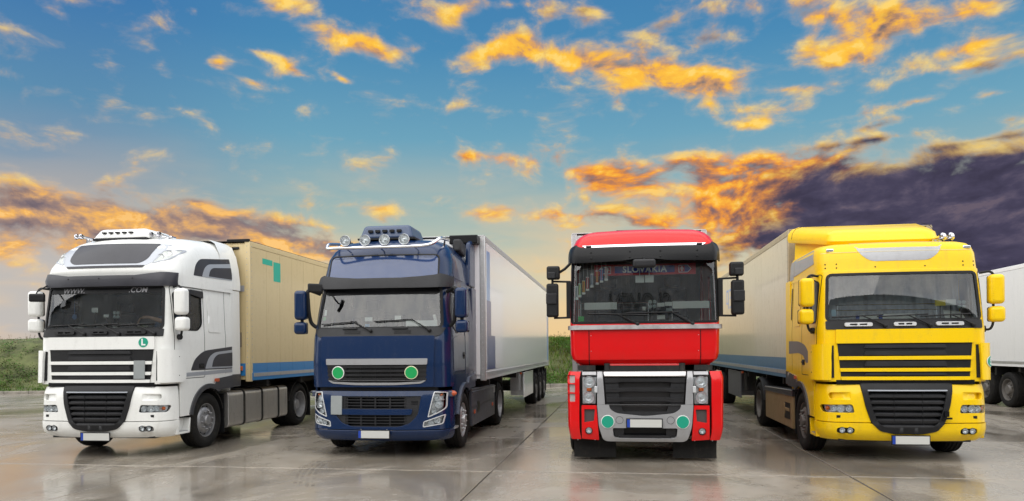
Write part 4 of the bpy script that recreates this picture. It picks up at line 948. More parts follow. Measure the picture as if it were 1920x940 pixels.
    b = MB(); b.box(-1.0, 1.0, .46, .66, .40, 1.10); b.build('bumper_core', chassis_m, root, 30)
    plate(root, -.005, -.03, .385)
    for x in (-.22, .22): b = MB(); b.box(x - .006, x + .006, -.035, -.01, .44, .475); b.build('plate_clip', chrome, root, 30)
    # cowl, wipers
    cw = patch('wiper_cowl', C, C.F(rpoly([(-1.06, 1.985), (1.06, 1.985), (1.13, 2.13), (-1.13, 2.13)], [.1, .1, .02, .02])), dark_pl, root, off=.014, thick=.014)
    for x in (-.42, .44):
        patch('cowl_vent', C, C.F(rect(x - .14, x + .14, 2.03, 2.09, .006)), gloss_bk, cw, off=.017, thick=.002)
        for k in range(4): patch('vent_slat', C, C.F(rect(x - .14, x + .14, 2.038 + k * .014, 2.044 + k * .014, .002)), dark_pl, cw, off=.022, thick=.006, bevel=0)
        patch('wiper_rest', C, C.F(rect(x - .18, x + .08, 2.105, 2.135, .01)), black_pl, cw, off=.04, thick=.03)
    wiper(root, C, (-.10, 2.075), (-.45, 2.245), (-1.0, 2.195), (-.36, 2.235)); wiper(root, C, (.88, 2.075), (.58, 2.26), (-.05, 2.235), (.60, 2.265))
    # roof with sign panel
    Rf = Surf([(2.84, .36, 1.165, .22, .38, .09), (3.0, .40, 1.155, .22, .40, .09), (3.35, .50, 1.12, .24, .46, .10), (3.50, .58, 1.07, .28, .5, .11), (3.60, .68, 1.00, .3, .5, .12), (3.68, .85, .90, .3, .5, .12), (3.72, 1.02, .80, .3, .45, .12)])
    roof = roof_shell('roof', Rf, [2.85, 2.95, 3.05, 3.15, 3.25, 3.35, 3.43, 3.50, 3.55, 3.60, 3.64, 3.68, 3.70, 3.72], 2.30, body, root, .04)
    sp_ = rpoly([(-.97, 2.96), (.97, 2.96), (.95, 3.385), (-.95, 3.385)], [.04, .1, .08, .08])
    patch('sign_frame', Rf, Rf.F(grow(sp_, .012)), black_pl, roof, [Rf.F(grow(sp_, -.012))], .014, .02); patch('sign_panel', Rf, Rf.F(sp_), mat('blue_sign_film', (.022, .05, .15), .12, 0, .8), roof, off=.006, thick=.004)
    for sg in (-1, 1):
        q = rpoly([(.85, 3.02), (1.72, 3.00), (1.66, 3.38), (.98, 3.44)], [.03, .03, .08, .1])
        patch('roof_side_panel', Rf, Rf.S(q, sg), bluegrey_p, roof, off=.006, thick=.006)
    V = Surf([(2.78, .19, 1.20, .26, .42, .11), (2.90, .21, 1.21, .26, .42, .11), (3.04, .30, 1.20, .26, .42, .11)])
    vo = [(-1.9, 2.83), (-1.2, 2.81), (-.6, 2.80), (.6, 2.80), (1.2, 2.81), (1.9, 2.83), (1.85, 3.0), (1.2, 3.05), (.75, 3.0), (.4, 2.975), (-.4, 2.975), (-.75, 3.0), (-1.2, 3.05), (-1.85, 3.0)]
    patch('sun_visor', V, dens(vo, .08), dark_pl, root, thick=.02, bevel=.008)
    patch('windscreen_strip', C, C.F(rpoly([(-1.0, 2.70), (1.0, 2.70), (.98, 2.83), (-.98, 2.83)], .08)), gloss_bk, root, off=-.004, thick=0)
    # roof light bar with four spot lamps
    bar = MB(); bar.tube(arc_path([(-.95, .95, 3.66), (-.98, .50, 3.60), (-.95, .36, 3.50), (-.80, .33, 3.50), (.70, .33, 3.50), (.90, .36, 3.53), (1.0, .50, 3.66), (1.02, 1.05, 3.70)], .14, 8), .028, 12)
    for x in (-.6, 0, .6): bar.tube([(x, .34, 3.50), (x, .60, 3.46)], .014, 6)
    for sg in (-1, 1): bar.tube([(sg * .98, .95, 3.68), (sg * .95, .97, 3.56)], .018, 6)
    lb = bar.build('light_bar', chrome, root, 40)
    for x in (-.60, -.25, .09, .43):
        b = MB(); c = Vector((x, .30, 3.62)); b.lathe([(.088, .0), (.092, .02), (.085, .06), (.05, .10), (0, .11)], c, (0, 1, 0), 24, cap=False); b.tube([(x, .34, 3.54), (x, .33, 3.50)], .02, 6); o = b.build('spot_lamp', gloss_bk, lb, 40)
        b = MB(); b.lathe([(.080, .004), (.055, .035), (.02, .05), (0, .051)], c, (0, 1, 0), 24, cap=False); b.lathe([(.09, -.004), (.094, .004), (.08, .006)], c, (0, 1, 0), 24, cap=False); b.lathe([(.022, .05), (.02, .015), (0, .012)], c, (0, 1, 0), 12, cap=False); b.build('reflector', refl, o, 40)
        b = MB(); b.lathe([(.081, .0), (.05, -.008), (0, -.011)], c, (0, 1, 0), 24, cap=False); b.build('lens', lens_m, o, 40)
    ac = rbox('roof_air_unit', (-.08, 1.35, 3.86), (.98, .90, .25), mat('blue_unit', (.03, .055, .12), .4, 0, .3), root, .06, 4, taper=(.86, .8))
    for i in range(5): b = MB(); x = -.36 + i * .13; b.box(x - .04, x + .04, .90, .96, 3.85, 3.89); b.build('vent', black_pl, ac, 30)
    b = MB(); b.box(-.60, .44, .92, 1.8, 3.72, 3.75); b.build('air_unit_base', black_pl, ac, 30)
    # mirrors on bracket arms
    for sg in (-1, 1):
        mx = sg * 1.40
        mirror_box(root, (mx, .32, 2.54), (.20, .20, .50), body, -sg * .10, .06); mirror_box(root, (mx + sg * .01, .33, 2.15), (.21, .19, .21), body, -sg * .1, .06)
        b = MB(); b.tube(arc_path([(sg * 1.12, .50, 2.74), (sg * 1.26, .38, 2.80), (mx - sg * .1, .36, 2.78), (mx - sg * .12, .37, 2.40), (sg * 1.26, .42, 2.22), (sg * 1.12, .46, 2.13)], .07), .032, 8); b.tube([(mx, .36, 2.30), (mx, .36, 2.20)], .03, 8); b.build('mirror_arm', black_pl, root, 40)
    b = MB(); b.tube(arc_path([V.fx(-1.05, 2.85, -.02), (-1.02, .05, 2.80), (-.98, -.02, 2.86)], .05), .014, 6); b.build('mirror_stalk', black_pl, root, 40)
    mirror_box(root, (-1.00, -.02, 2.80), (.24, .07, .15), black_pl, .7, .03)
    interior(root, 0, .58, 1.13, 2.86, yr, xs=.58, dash_z=2.10)
    b = MB(); b.tube(arc_path([(-.70, .72, 2.78), (-.70, .62, 2.60), (-.58, .58, 2.56), (-.56, .58, 2.46)], .05), .014, 6); o = b.build('inner_mirror', black_pl, root, 40); rbox('mirror_head', (-.55, .58, 2.40), (.28, .07, .17), black_pl, o, .03, 3, Matrix.Rotation(R(25), 3, 'Z'))
    chassis(root, FY, RY, mat('rim_silver', (.48, .48, .49), .38, .5, dirt=DIRT, dirt_amt=.25), rim_m)
    return root, C
blue_root, BC = blue_truck()

# ------------------------------------------------------------------ red tractor
def red_truck():
    root = empty('semi_truck', (.43, 11.35, 0), 0)
    tag(root, 'red tractor unit with black visor, grey bumper centre and black mirrors', 'truck')
    body = red_p; yr = 2.20
    C = Surf([(1.49, .16, .98, .10, .20, .03), (1.53, .06, 1.06, .10, .20, .03), (1.62, .01, 1.135, .10, .20, .03), (2.05, .0, 1.145, .10, .20, .03), (2.15, .015, 1.145, .10, .20, .03), (3.14, .105, 1.125, .10, .20, .03), (3.40, .13, 1.11, .10, .20, .03)])
    ws = rpoly([(-1.115, 2.155), (1.115, 2.155), (1.10, 3.13), (-1.10, 3.13)], .05)
    sw = rpoly([(.40, 2.15), (.40, 2.95), (1.25, 2.95), (1.25, 2.15)], .06)
    full_shell(root, C, body, ws, [sw], 1.495, 3.36, [(.35, 1.495), (yr, 1.495)], yr)
    b = MB(); b.box(-1.10, 1.10, yr - .03, yr - .005, 1.5, 3.36); b.box(-1.0, 1.0, .2, yr - .04, 1.50, 1.53); b.build('rear_wall', body, root, 30)
    o = patch('windscreen', C, C.F(ws), glass, root, off=-.006, thick=0); patch('seal', C, C.F(grow(ws, .014)), gloss_bk, o, [C.F(grow(ws, -.022))], .006, .02)
    for sg in (-1, 1):
        o = patch('side_window', C, C.S(sw, sg), glass_s, root, off=-.008, thick=0); patch('seal', C, C.S(grow(sw, .016), sg), black_pl, o, [C.S(grow(sw, -.012), sg)], .006, .015)
        dl = rect(.32, 1.32, 1.60, 3.05, .04); patch('door_joint', C, C.S(grow(dl, .006), sg), gloss_bk, root, [C.S(grow(dl, -.004), sg)], .0025, .002)
        patch('panel_joint', C, C.F([(sg * .842 - .006, 1.50), (sg * .842 + .006, 1.50), (sg * .842 + .006, 2.04), (sg * .842 - .006, 2.04)]), gloss_bk, root, off=.0025, thick=.002)
        for zz in (1.72, 1.96): b = MB(); b.lathe([(.008, -.002), (.007, .004), (0, .005)], C.fx(sg * .81, zz), (0, -1, 0), 8); b.build('screw', chrome, root, 40)
    patch('cab_lip', C, C.F(rect(-.62, .62, 1.493, 1.515, .004)), body, root, off=.02, thick=.03)
    patch('grey_bar', C, C.F(rpoly([(-1.125, 2.05), (1.125, 2.05), (1.125, 2.115), (-1.125, 2.115)], .01)), mat('brushed_grey_bar', (.30, .28, .28), .36, .7, var=.25, vscale=5), root, off=.05, thick=.05, bevel=.012)
    wiper(root, C, (-.10, 2.125), (-.42, 2.29), (-.86, 2.30), (.05, 2.27)); wiper(root, C, (.72, 2.125), (.40, 2.31), (-.28, 2.305), (.52, 2.305))
    # visor, chrome strip, roof
    V = Surf([(3.06, -.03, 1.175, .16, .40, .06), (3.12, -.05, 1.18, .16, .40, .06), (3.28, -.02, 1.175, .16, .40, .06), (3.38, .06, 1.15, .16, .40, .06)])
    vis = patch('sun_visor', V, dens([(-1.9, 3.10), (-1.0, 3.085), (-.35, 3.10), (-.12, 3.13), (.12, 3.13), (.35, 3.10), (1.0, 3.085), (1.9, 3.10), (1.85, 3.34), (1.2, 3.385), (.9, 3.33), (-.9, 3.33), (-1.2, 3.385), (-1.85, 3.34)], .08), gloss_bk, root, thick=.025, bevel=.01)
    patch('chrome_strip', V, V.F(rpoly([(-.95, 3.375), (-.86, 3.315), (.86, 3.315), (.95, 3.375)], [.02, .04, .04, .02])), chrome, root, off=-.008, thick=.02)
    for sg in (-1, 1):
        rbox('position_lamp', (sg * .84, V.fx(sg * .84, 3.345).y - .005, 3.345), (.085, .02, .03), gloss_bk, root, .008)
        for x in (.80, .23):
            for zz in (3.155, 3.245): b = MB(); b.lathe([(.016, -.002), (.014, .006), (.006, .009), (0, .009)], V.fx(sg * x + (.02 if x < .5 else 0), zz), (0, -1, 0), 12); b.build('screw', black_pl, vis, 40)
    Rf = Surf([(3.33, .08, 1.11, .14, .30, .05), (3.40, .10, 1.10, .16, .34, .05), (3.50, .15, 1.06, .2, .36, .06), (3.58, .24, 1.00, .24, .4, .07), (3.63, .36, .92, .26, .4, .08), (3.66, .52, .82, .28, .4, .08)])
    roof = roof_shell('roof', Rf, [3.33, 3.36, 3.40, 3.45, 3.50, 3.54, 3.58, 3.605, 3.63, 3.645, 3.66], 2.24, body, root, .03)
    b = MB(); b.box(-.42, .40, .9, 1.7, 3.66, 3.725); b.build('roof_hatch', gloss_bk, root, 30, .02)
    b = MB(); b.tube([V.fx(0, 3.15, .0), (0, -.16, 3.13), (0, -.17, 3.06)], .016, 6); b.build('mirror_stalk', black_pl, root, 40)
    mirror_box(root, (0, -.16, 3.04), (.34, .12, .13), dark_pl, 0, .04)
    # tall black mirrors on frames
    for sg in (-1, 1):
        mx = sg * 1.40
        b = MB(); b.tube(arc_path([(sg * 1.14, .22, 2.82), (mx, .22, 2.83)], .03), .016, 6); b.tube([(sg * 1.14, .22, 2.255), (mx, .22, 2.25)], .016, 6); b.box(sg * 1.13, sg * 1.20, .20, .26, 2.25, 2.83); b.tube([(mx + sg * .02, .22, 2.95), (mx + sg * .02, .22, 2.80)], .02, 6)
        if sg < 0: b.tube([(-1.13, .15, 3.10), (-1.22, .18, 3.02), (-1.34, .2, 2.95)], .022, 6)
        b.build('mirror_arm', black_pl, root, 40)
        h = mirror_box(root, (mx + sg * .02, .22, 2.53), (.19, .17, .53), black_pl, -sg * .05, .035); rbox('housing_rib', (mx + sg * .03, .14, 2.55), (.17, .06, .17), dark_pl, h, .015)
        h = mirror_box(root, (mx + sg * .005, .22, 2.965), (.21, .17, .21), black_pl, -sg * .05, .035); rbox('housing_rib', (mx + sg * .03, .13, 2.92), (.12, .05, .10), dark_pl, h, .012)
    # chassis front: pods, lamps, grey centre, grilles
    B = Surf([(.33, .06, 1.135, .06, .20, .02), (.38, .03, 1.16, .06, .20, .02), (.55, .0, 1.185, .06, .20, .02), (1.30, .01, 1.195, .06, .20, .02), (1.37, .03, 1.19, .06, .20, .02), (1.41, .07, 1.17, .06, .2, .02)])
    for sg in (-1, 1):
        n = 10; zt, zb = 1.405, .355
        e = [(B.qy(.75, zb + (zt - zb) * k / n, sg), zb + (zt - zb) * k / n) for k in range(n + 1)]
        xi = sg * .975; qb, qt = B.qx(xi, zb), B.qx(xi, zt); m = 12
        loop = e + [(e[-1][0] + (qt - e[-1][0]) * k / m, zt) for k in range(1, m)] + [(qt + (qb - qt) * k / n, zt + (zb - zt) * k / n) for k in range(n + 1)] + [(qb + (e[0][0] - qb) * k / m, zb) for k in range(1, m)]
        hs = [B.F(rect(-1.183, -1.065, zz - .062, zz + .062, .012)) for zz in (1.29, 1.145, 1.0)] if sg < 0 else []
        pod = patch('side_pod', B, loop, body, root, hs, 0, .04, .012)
        for zz in (1.29, 1.145, 1.0) if sg < 0 else (): patch('entry_step', B, B.F(rect(-1.187, -1.061, zz - .066, zz + .066, .012)), mat('step_grey', (.40, .37, .36), .5, .2, dirt=DIRT, dirt_amt=.4), pod, off=-.03, thick=.002)
        for a0, a1, z0, z1 in ((.745, .965, .915, 1.395),):
            hlp = [(sg * a, b) for a, b in rpoly([(.755, .905), (.955, .905), (.955, 1.345), (.735, 1.345)], .015)]
            headlamp(root, B, B.F(hlp), [(sg * .85, 1.245, .085), (sg * .86, 1.005, .085)], None, .09)
            patch('lamp_cap', B, B.F([(sg * .735, 1.352), (sg * .955, 1.352), (sg * .955, 1.405), (sg * .735, 1.405)]), grey_p, root, off=0, thick=.04)
            p = B.fx(sg * .85, 1.125, -.05); rbox('indicator', (p.x, p.y, 1.125), (.075, .03, .05), amber, root, .01); rbox('lamp_washer', (sg * .742, -.0, 1.13), (.045, .04, .10), refl2, root, .01)
        lr = [(sg * a, b) for a, b in rpoly([(.70, .345), (.965, .365), (.965, .885), (.735, .885)], .012)]
        hole = [(sg * a, b) for a, b in rpoly([(.775, .645), (.925, .62), (.925, .825), (.76, .825)], .01)]
        cr = patch('bumper_corner', B, B.F(lr), body, root, [B.F(hole), B.F(circ(sg * .855, .49, .058, 20))], .004, .04, .008)
        patch('dark_recess', B, B.F(grow(hole, .002)), mat('recess_brown', (.06, .05, .05), .6), cr, off=-.03, thick=.002); patch('fog_cup', B, B.F(circ(sg * .855, .49, .06, 20)), black_pl, cr, off=-.038, thick=.002); fog_pair(root, B, (sg * .855,), .49, .045)
        b = MB(); b.box(sg * .44, sg * 1.10, .30, .315, .045, .345); o = b.build('mud_flap', rubber, root, 30)
        for x in (.5, .77, 1.04): b = MB(); b.lathe([(.012, 0), (.01, .006), (0, .007)], (sg * x, .30, .32), (0, -1, 0), 8); b.build('screw', steel, o, 40)
        patch('grey_pillar', B, B.F([(sg * .605, .895), (sg * .725, .895), (sg * .725, 1.405), (sg * .64, 1.405)]), grey_p, root, off=.006, thick=.05, bevel=.008)
        mudguard(root, sg * .80, sg * 1.17, FY, .58, 15, 172, black_pl, .52, 'wheel_arch_liner')
        b = MB(); b.box(sg * .85, sg * 1.18, FY + .62, FY + .64, .2, .95); b.build('splash_flap', black_pl, root, 30); b = MB(); b.prism([(.75, .62), (.80, .62), (.80, 1.3), (.75, 1.3)], sg * .9, sg * 1.17, 'x'); b.build('pod_wall', black_pl, root, 30)
        b = MB(); b.prism([(FY + .75, .30), (RY - .62, .30), (RY - .60, 1.0), (FY + .72, 1.05)], sg * 1.10, sg * 1.17, 'x'); b.build('side_skirt', red_p, root, 30, .015)
    # open grille with slats
    fr = [(-.605, .895), (.605, .895), (.64, 1.405), (-.64, 1.405)]
    g = patch('grille', B, B.F([(-.61, .75), (.61, .75), (.64, 1.40), (-.64, 1.40)]), mat('radiator_dark', (.022, .019, .019), .6), root, off=-.10, thick=0)
    patch('chrome_top', B, B.F([(-.615, 1.325), (.615, 1.325), (.635, 1.405), (-.635, 1.405)]), mat('satin_steel', (.52, .50, .50), .25, .9), g, off=.012, thick=.06, bevel=.015)
    for i, zc in enumerate((1.265, 1.115, .965)):
        w = .60 - i * .01; v = []; N = 14; f = []
        for k in range(N + 1):
            x = -w + 2 * w * k / N; e = 1 if abs(x) < .40 else 1.7
            for dz, d in ((.04, -.01), (.032, .004), (-.018 * e, -.004), (-.032 * e, -.05)): v.append(B.fx(x, zc + dz, d))
        for k in range(N):
            for j in range(3): a = k * 4 + j; f.append((a, a + 4, a + 5, a + 1))
        mobj('grille_slat', v, f, dark_pl, g, 50)
    for sg in (-1, 1): patch('grille_cheek', B, B.F([(sg * .585, .90), (sg * .38, .90), (sg * .40, 1.32), (sg * .61, 1.32)]), dark_pl, g, off=-.03, thick=.04)
    lo = rpoly([(-.545, .895), (.545, .895), (.53, .83), (.44, .765), (.05, .725), (-.05, .725), (-.44, .765), (-.53, .83)], [.01, .01, .05, .08, .05, .05, .08, .05])
    op = rpoly([(-.49, .54), (.49, .54), (.475, .40), (.42, .38), (-.42, .38), (-.475, .40)], .03)
    cen = rpoly([(-.725, .895), (.725, .895), (.70, .56), (.64, .36), (.56, .325), (-.56, .325), (-.64, .36), (-.70, .56)], [.01, .01, .05, .05, .03, .03, .05, .05])
    bc = patch('bumper_centre', B, B.F(cen), grey_p, root, [B.F([(x, min(zz, .893)) for x, zz in lo]), B.F(op)], .012, .05, .012)
    patch('lower_vent', B, B.F(grow(lo, -.002)), dark_pl, bc, [B.F(rpoly([(-.36, .88), (.36, .88), (.33, .79), (-.33, .79)], .02))], -.015, .03); patch('lower_opening', B, B.F(grow(op, .01)), gloss_bk, bc, off=-.07, thick=.002)
    for sg in (-1, 1): patch('opening_cheek', B, B.F([(sg * .48, .535), (sg * .32, .535), (sg * .32, .40), (sg * .46, .40)]), dark_pl, bc, off=-.02, thick=.04)
    patch('step_tread', B, B.F(rect(-.40, .40, .385, .42, .01)), dark_pl, bc, off=.0, thick=.05)
    for sg in (-1, 1):
        d = patch('green_disc', B, B.F(circ(sg * .565, .635, .102, 36)), white_t, root, off=.020, thick=.006); patch('disc_field', B, B.F(circ(sg * .565, .635, .092, 36)), green_d, d, off=.0225, thick=.003)
        patch('tow_cover', B, B.F(circ(sg * .385, .66, .058, 24)), gloss_bk, bc, [B.F(circ(sg * .385, .66, .053, 24))], .0145, .002)
    plate(root, -.01, -.035, .615)
    b = MB(); b.box(-1.05, 1.05, .22, .60, .42, 1.38); b.box(-.95, .95, .25, 1.9, 1.36, 1.43); b.box(-.75, .75, .10, .5, 1.40, 1.50); b.build('bumper_core', chassis_m, root, 30)
    for sg in (-1, 1): b = MB(); b.box(sg * .54, sg * 1.02, .10, .40, 1.42, 1.50); b.cyl((sg * .57, .12, 1.40), (sg * .57, .12, 1.53), .05, 10); b.build('cab_mount', chassis_m, root, 40)
    interior(root, 0, .30, 1.07, 3.20, yr, xs=.55, dash_z=2.13, wheel_z=2.12, floor_z=1.56)
    chassis(root, FY, RY, rim_m, rim_m)
    return root, C
red_root, RC = red_truck()
# ------------------------------------------------------------------ semi-trailers
def trailer(X, Y, label, wall, m_front, stripes=(), rail=steel, seams=1.2, L=13.5, W=2.55, z0=1.17, z1=4.0, side_m=None, yaw=0, skirt=None, visible=(1, -1), post=None, cap=None, skirt_y=(6.6, 8.9)):
    root = empty('semi_trailer', (X, Y, 0), yaw); tag(root, label, 'trailer', None)
    h = W / 2; post = post or m_front
    b = MB(); b.box(-h + .03, h - .03, .03, L - .03, z0 + .02, z1 - .03); b.build('box_core', wall, root, 30)
    b = MB(); b.box(-h + .08, h - .08, 0, .032, z0 + .1, z1 - .06); fw = b.build('front_wall', m_front, root, 30)
    # side wall panels, each one a sheet of its own with a fine joint between
    ys = [.10]
    while ys[-1] < L - .25: ys.append(min(ys[-1] + seams, L - .10))
    if L - .10 - ys[-2] < .4: ys.pop(-2)
    zlo = max([s[1] for s in stripes if s[0] == 'h'] + [z0 + .16])
    rv = MB()
    for sg in (1, -1):
        for a, c in zip(ys, ys[1:]):
            bb = MB(); bb.box(sg * (h - .035), sg * h, a + .003, c - .003, zlo + .002, z1 - .11); bb.build('wall_panel', wall, root, 30)
        for s in stripes:
            if s[0] == 'h':
                for a, c in zip(ys, ys[1:]): bb = MB(); bb.box(sg * (h - .035), sg * (h + .001), a + .003, c - .003, z0 + .16, zlo); bb.build('band_panel', s[2], root, 30)
            elif s[0] == 'v': bb = MB(); bb.box(sg * (h - .01), sg * (h + .0025), s[1], s[2], s[3], s[4]); bb.build('wall_foil', s[5], root, 30)
        bb = MB(); bb.box(sg * (h - .06), sg * (h + .012), .06, L - .06, z0, z0 + .158); r = bb.build('bottom_rail', rail, root, 30, .006)
        bb = MB(); bb.box(sg * (h + .012), sg * (h + .016), .12, L - .12, z0 + .075, z0 + .15); bb.build('rub_strip', steel if rail is not steel else white_tr, r, 30)
        bb = MB(); bb.box(sg * (h - .08), sg * (h + .008), .06, L - .06, z1 - .108, z1); bb.build('top_rail', post, root, 30, .012)
        # corner posts with rivets
        bb = MB(); bb.box(sg * (h - .10), sg * (h + .01), -.012, .098, z0 - .02, z1 - .004); p = bb.build('corner_post', post, root, 30, .012)
        for k in range(22):
            zz = z0 + .1 + k * (z1 - z0 - .2) / 21; rv.lathe([(.007, -.001), (.005, .004), (0, .005)], (sg * (h + .01), .07, zz), (sg, 0, 0), 6); rv.lathe([(.007, -.001), (.005, .004), (0, .005)], (sg * (h - .05), -.012, zz), (0, -1, 0), 6)
        bb = MB(); bb.box(sg * (h - .10), sg * (h + .01), L - .098, L + .012, z0 - .02, z1 - .004); bb.build('rear_post', post if not any(s[0] == 'v' for s in stripes) else steel, root, 30, .012)
        # running gear
        for k in range(3): wheel(root, sg * 1.06, L - 3.95 + k * 1.31, sg, 'trailer', rim_d)
        for k in range(2): bb = MB(); bb.box(sg * .85, sg * 1.24, L - 3.95 + k * 1.31 + .60, L - 3.95 + k * 1.31 + .70, .9, 1.12); bb.build('mudguard', black_pl, root, 30)
        bb = MB(); bb.box(sg * .88, sg * 1.24, L - .62, L - .605, .25, 1.0); bb.build('mudflap', black_pl, root, 30)
        bb = MB(); bb.box(sg * .60, sg * .72, 3.3, 3.45, .45, z0); bb.box(sg * .52, sg * .80, 3.22, 3.53, .42, .46); bb.build('landing_leg', chassis_m, root, 30)
        if skirt:
            y0, y1 = skirt_y; bb = MB(); bb.box(sg * .80, sg * 1.20, y0 + .3, y1, .45, 1.10); o = bb.build('side_box', skirt, root, 30, .01)
            bb = MB(); bb.box(sg * 1.20, sg * 1.235, y0, y1 + .05, .40, 1.12); bb.build('box_door', skirt, o, 30, .008)
            bb = MB(); bb.box(sg * .9, sg * 1.15, y0 - .45, y0 - .05, .62, 1.10); bb.build('battery_box', steel if skirt is white_tr else chassis_m, root, 30, .01)
        bb = MB(); bb.box(sg * (h - .03), sg * (h + .012), 5.4, 5.5, z0 - .08, z0 - .03); bb.build('side_marker', orange_d, root, 30)
    bb = MB()
    for s in (-1, 1): bb.box(s * .50 - .05, s * .50 + .05, 1.0, L - .1, .98, z0 + .02); bb.box(s * .45 - .05, s * .45 + .05, 1.6, L - .3, .80, 1.0) if False else None
    for y in (.9, 2.6, 5, 7, 9, 11, 12.8): bb.box(-1.2, 1.2, y - .05, y + .05, 1.02, z0 + .02)
    for k in range(3): bb.box(-.9, .9, L - 3.95 + k * 1.31 - .08, L - 3.95 + k * 1.31 + .08, .42, .58); 
    for k in range(3):
        for s in (-1, 1): bb.box(s * .5 - .06, s * .5 + .06, L - 4.3 + k * 1.31, L - 3.6 + k * 1.31, .55, 1.0)
    bb.box(-.45, .45, .8, 2.6, 1.105, z0 + .03); bb.build('chassis_frame', chassis_m, root, 30)
    bb = MB(); bb.box(-h + .04, h - .04, L - .02, L + .03, z0, z1 - .05); rd = bb.build('rear_door', wall, root, 30, .01)
    bb = MB(); bb.box(-1.2, 1.2, L - .05, L + .02, .45, .60); bb.box(-1.2, -1.0, L - .1, L + .0, .6, 1.05); bb.box(1.0, 1.2, L - .1, L + .0, .6, 1.05); bb.build('rear_guard', chassis_m, root, 30)
    tag(rv.build('rivets', rail, root, 40), kind='stuff')
    bb = MB(); bb.box(-h, h, -.015, L + .015, z1 - .006, z1 + .012); bb.build('roof_sheet', cap or post, root, 30, .006)
    return root, fw
wt, wfw = trailer(-8.62, 13.92, 'beige box trailer with sky blue lower band coupled to the white tractor', beige, beige, [('h', 1.52, band_bl), ('v', 1.05, 1.38, 3.28, 3.70, green_f), ('v', .55, 1.00, 3.60, 3.72, green_f)], rail=band_bl, seams=.62, post=beige, cap=gloss_bk, skirt=chassis_m)
b = MB(); b.box(.80, 1.28, -.03, .03, 3.985, 4.045); b.build('roof_bumper', gloss_bk, wt, 30, .01)
rbox('front_marker', (.98, -.012, 3.86), (.16, .03, .055), black_pl, wt, .015)
b = MB(); b.box(1.04, 1.16, -.006, .001, 2.98, 3.10); b.build('label_plate', mat('label_grey', (.34, .34, .36), .5), wt, 30); b = MB(); b.box(.95, 1.10, -.006, .001, 1.85, 2.15); b.build('label_plate', mat('label_brown', (.30, .25, .17), .6), wt, 30)
rbox('front_lamp', (1.02, -.02, 1.42), (.20, .05, .09), amber, wt, .01)
b = MB(); b.box(-1.19, 1.19, -.006, .002, 1.27, 1.52); b.build('front_band', band_bl, wt, 30)
bt, _ = trailer(-3.82, 14.15, 'white box trailer with dark blue front foil coupled to the dark blue tractor', white_tr, white_tr, [('v', .22, .60, 2.75, 3.74, foil_lb), ('v', .22, .70, 2.05, 2.748, foil_b), ('v', .22, 1.20, 1.36, 2.048, foil_b), ('v', 13.0, 13.38, 1.36, 3.8, foil_lb)], rail=white_tr, seams=13.4, post=steel, skirt=white_tr, skirt_y=(6.4, 8.6))
b = MB(); b.box(.62, 1.18, -.25, .0, 3.82, 3.99); b.build('cooling_unit', gloss_bk, bt, 30, .02)
rt, _ = trailer(.43, 14.0, 'pale grey box trailer hidden behind the red tractor', white_tr, steel, [], rail=steel, seams=1.5, post=steel, skirt=chassis_m, z1=3.96, W=2.50)
yt, _ = trailer(4.55, 14.55, 'cream box trailer with grey blue lower band coupled to the yellow tractor', cream, mat('dusty_cream', (.40, .33, .21), .5, dirt=DIRT, dirt_amt=.35), [('h', 1.56, band_gb)], rail=band_gb, seams=2.6, post=mat('dusty_cream', (.4, .33, .21)), skirt=mat('grey_box_paint', (.13, .13, .14), .5, dirt=DIRT, dirt_amt=.3), skirt_y=(6.0, 8.2), yaw=R(-.3))
for y0, y1, za, zb in ((7.10, 7.16, 2.92, 3.48), (7.16, 7.60, 3.42, 3.48), (7.16, 7.52, 3.20, 3.25), (7.16, 7.60, 2.92, 2.97), (7.80, 7.86, 2.92, 3.48), (7.86, 8.15, 3.42, 3.48), (7.86, 8.15, 3.06, 3.11), (8.15, 8.20, 3.06, 3.48)):
    b = MB(); b.box(-1.279, -1.27, y0, y1, za, zb); b.build('foil_stroke', mat('pale_blue_foil', (.25, .36, .62), .4), yt, 30)
ft, _ = trailer(12.35, 13.2, 'white box trailer with dark side box standing behind the yellow tractor', mat('white_trailer_wall', (.78, .78, .77), .35, dirt=(.4, .38, .35), dirt_amt=.15), white_tr, [], rail=white_tr, seams=1.5, post=white_tr, skirt=mat('dark_box_paint', (.035, .036, .04), .5), skirt_y=(6.6, 8.6))

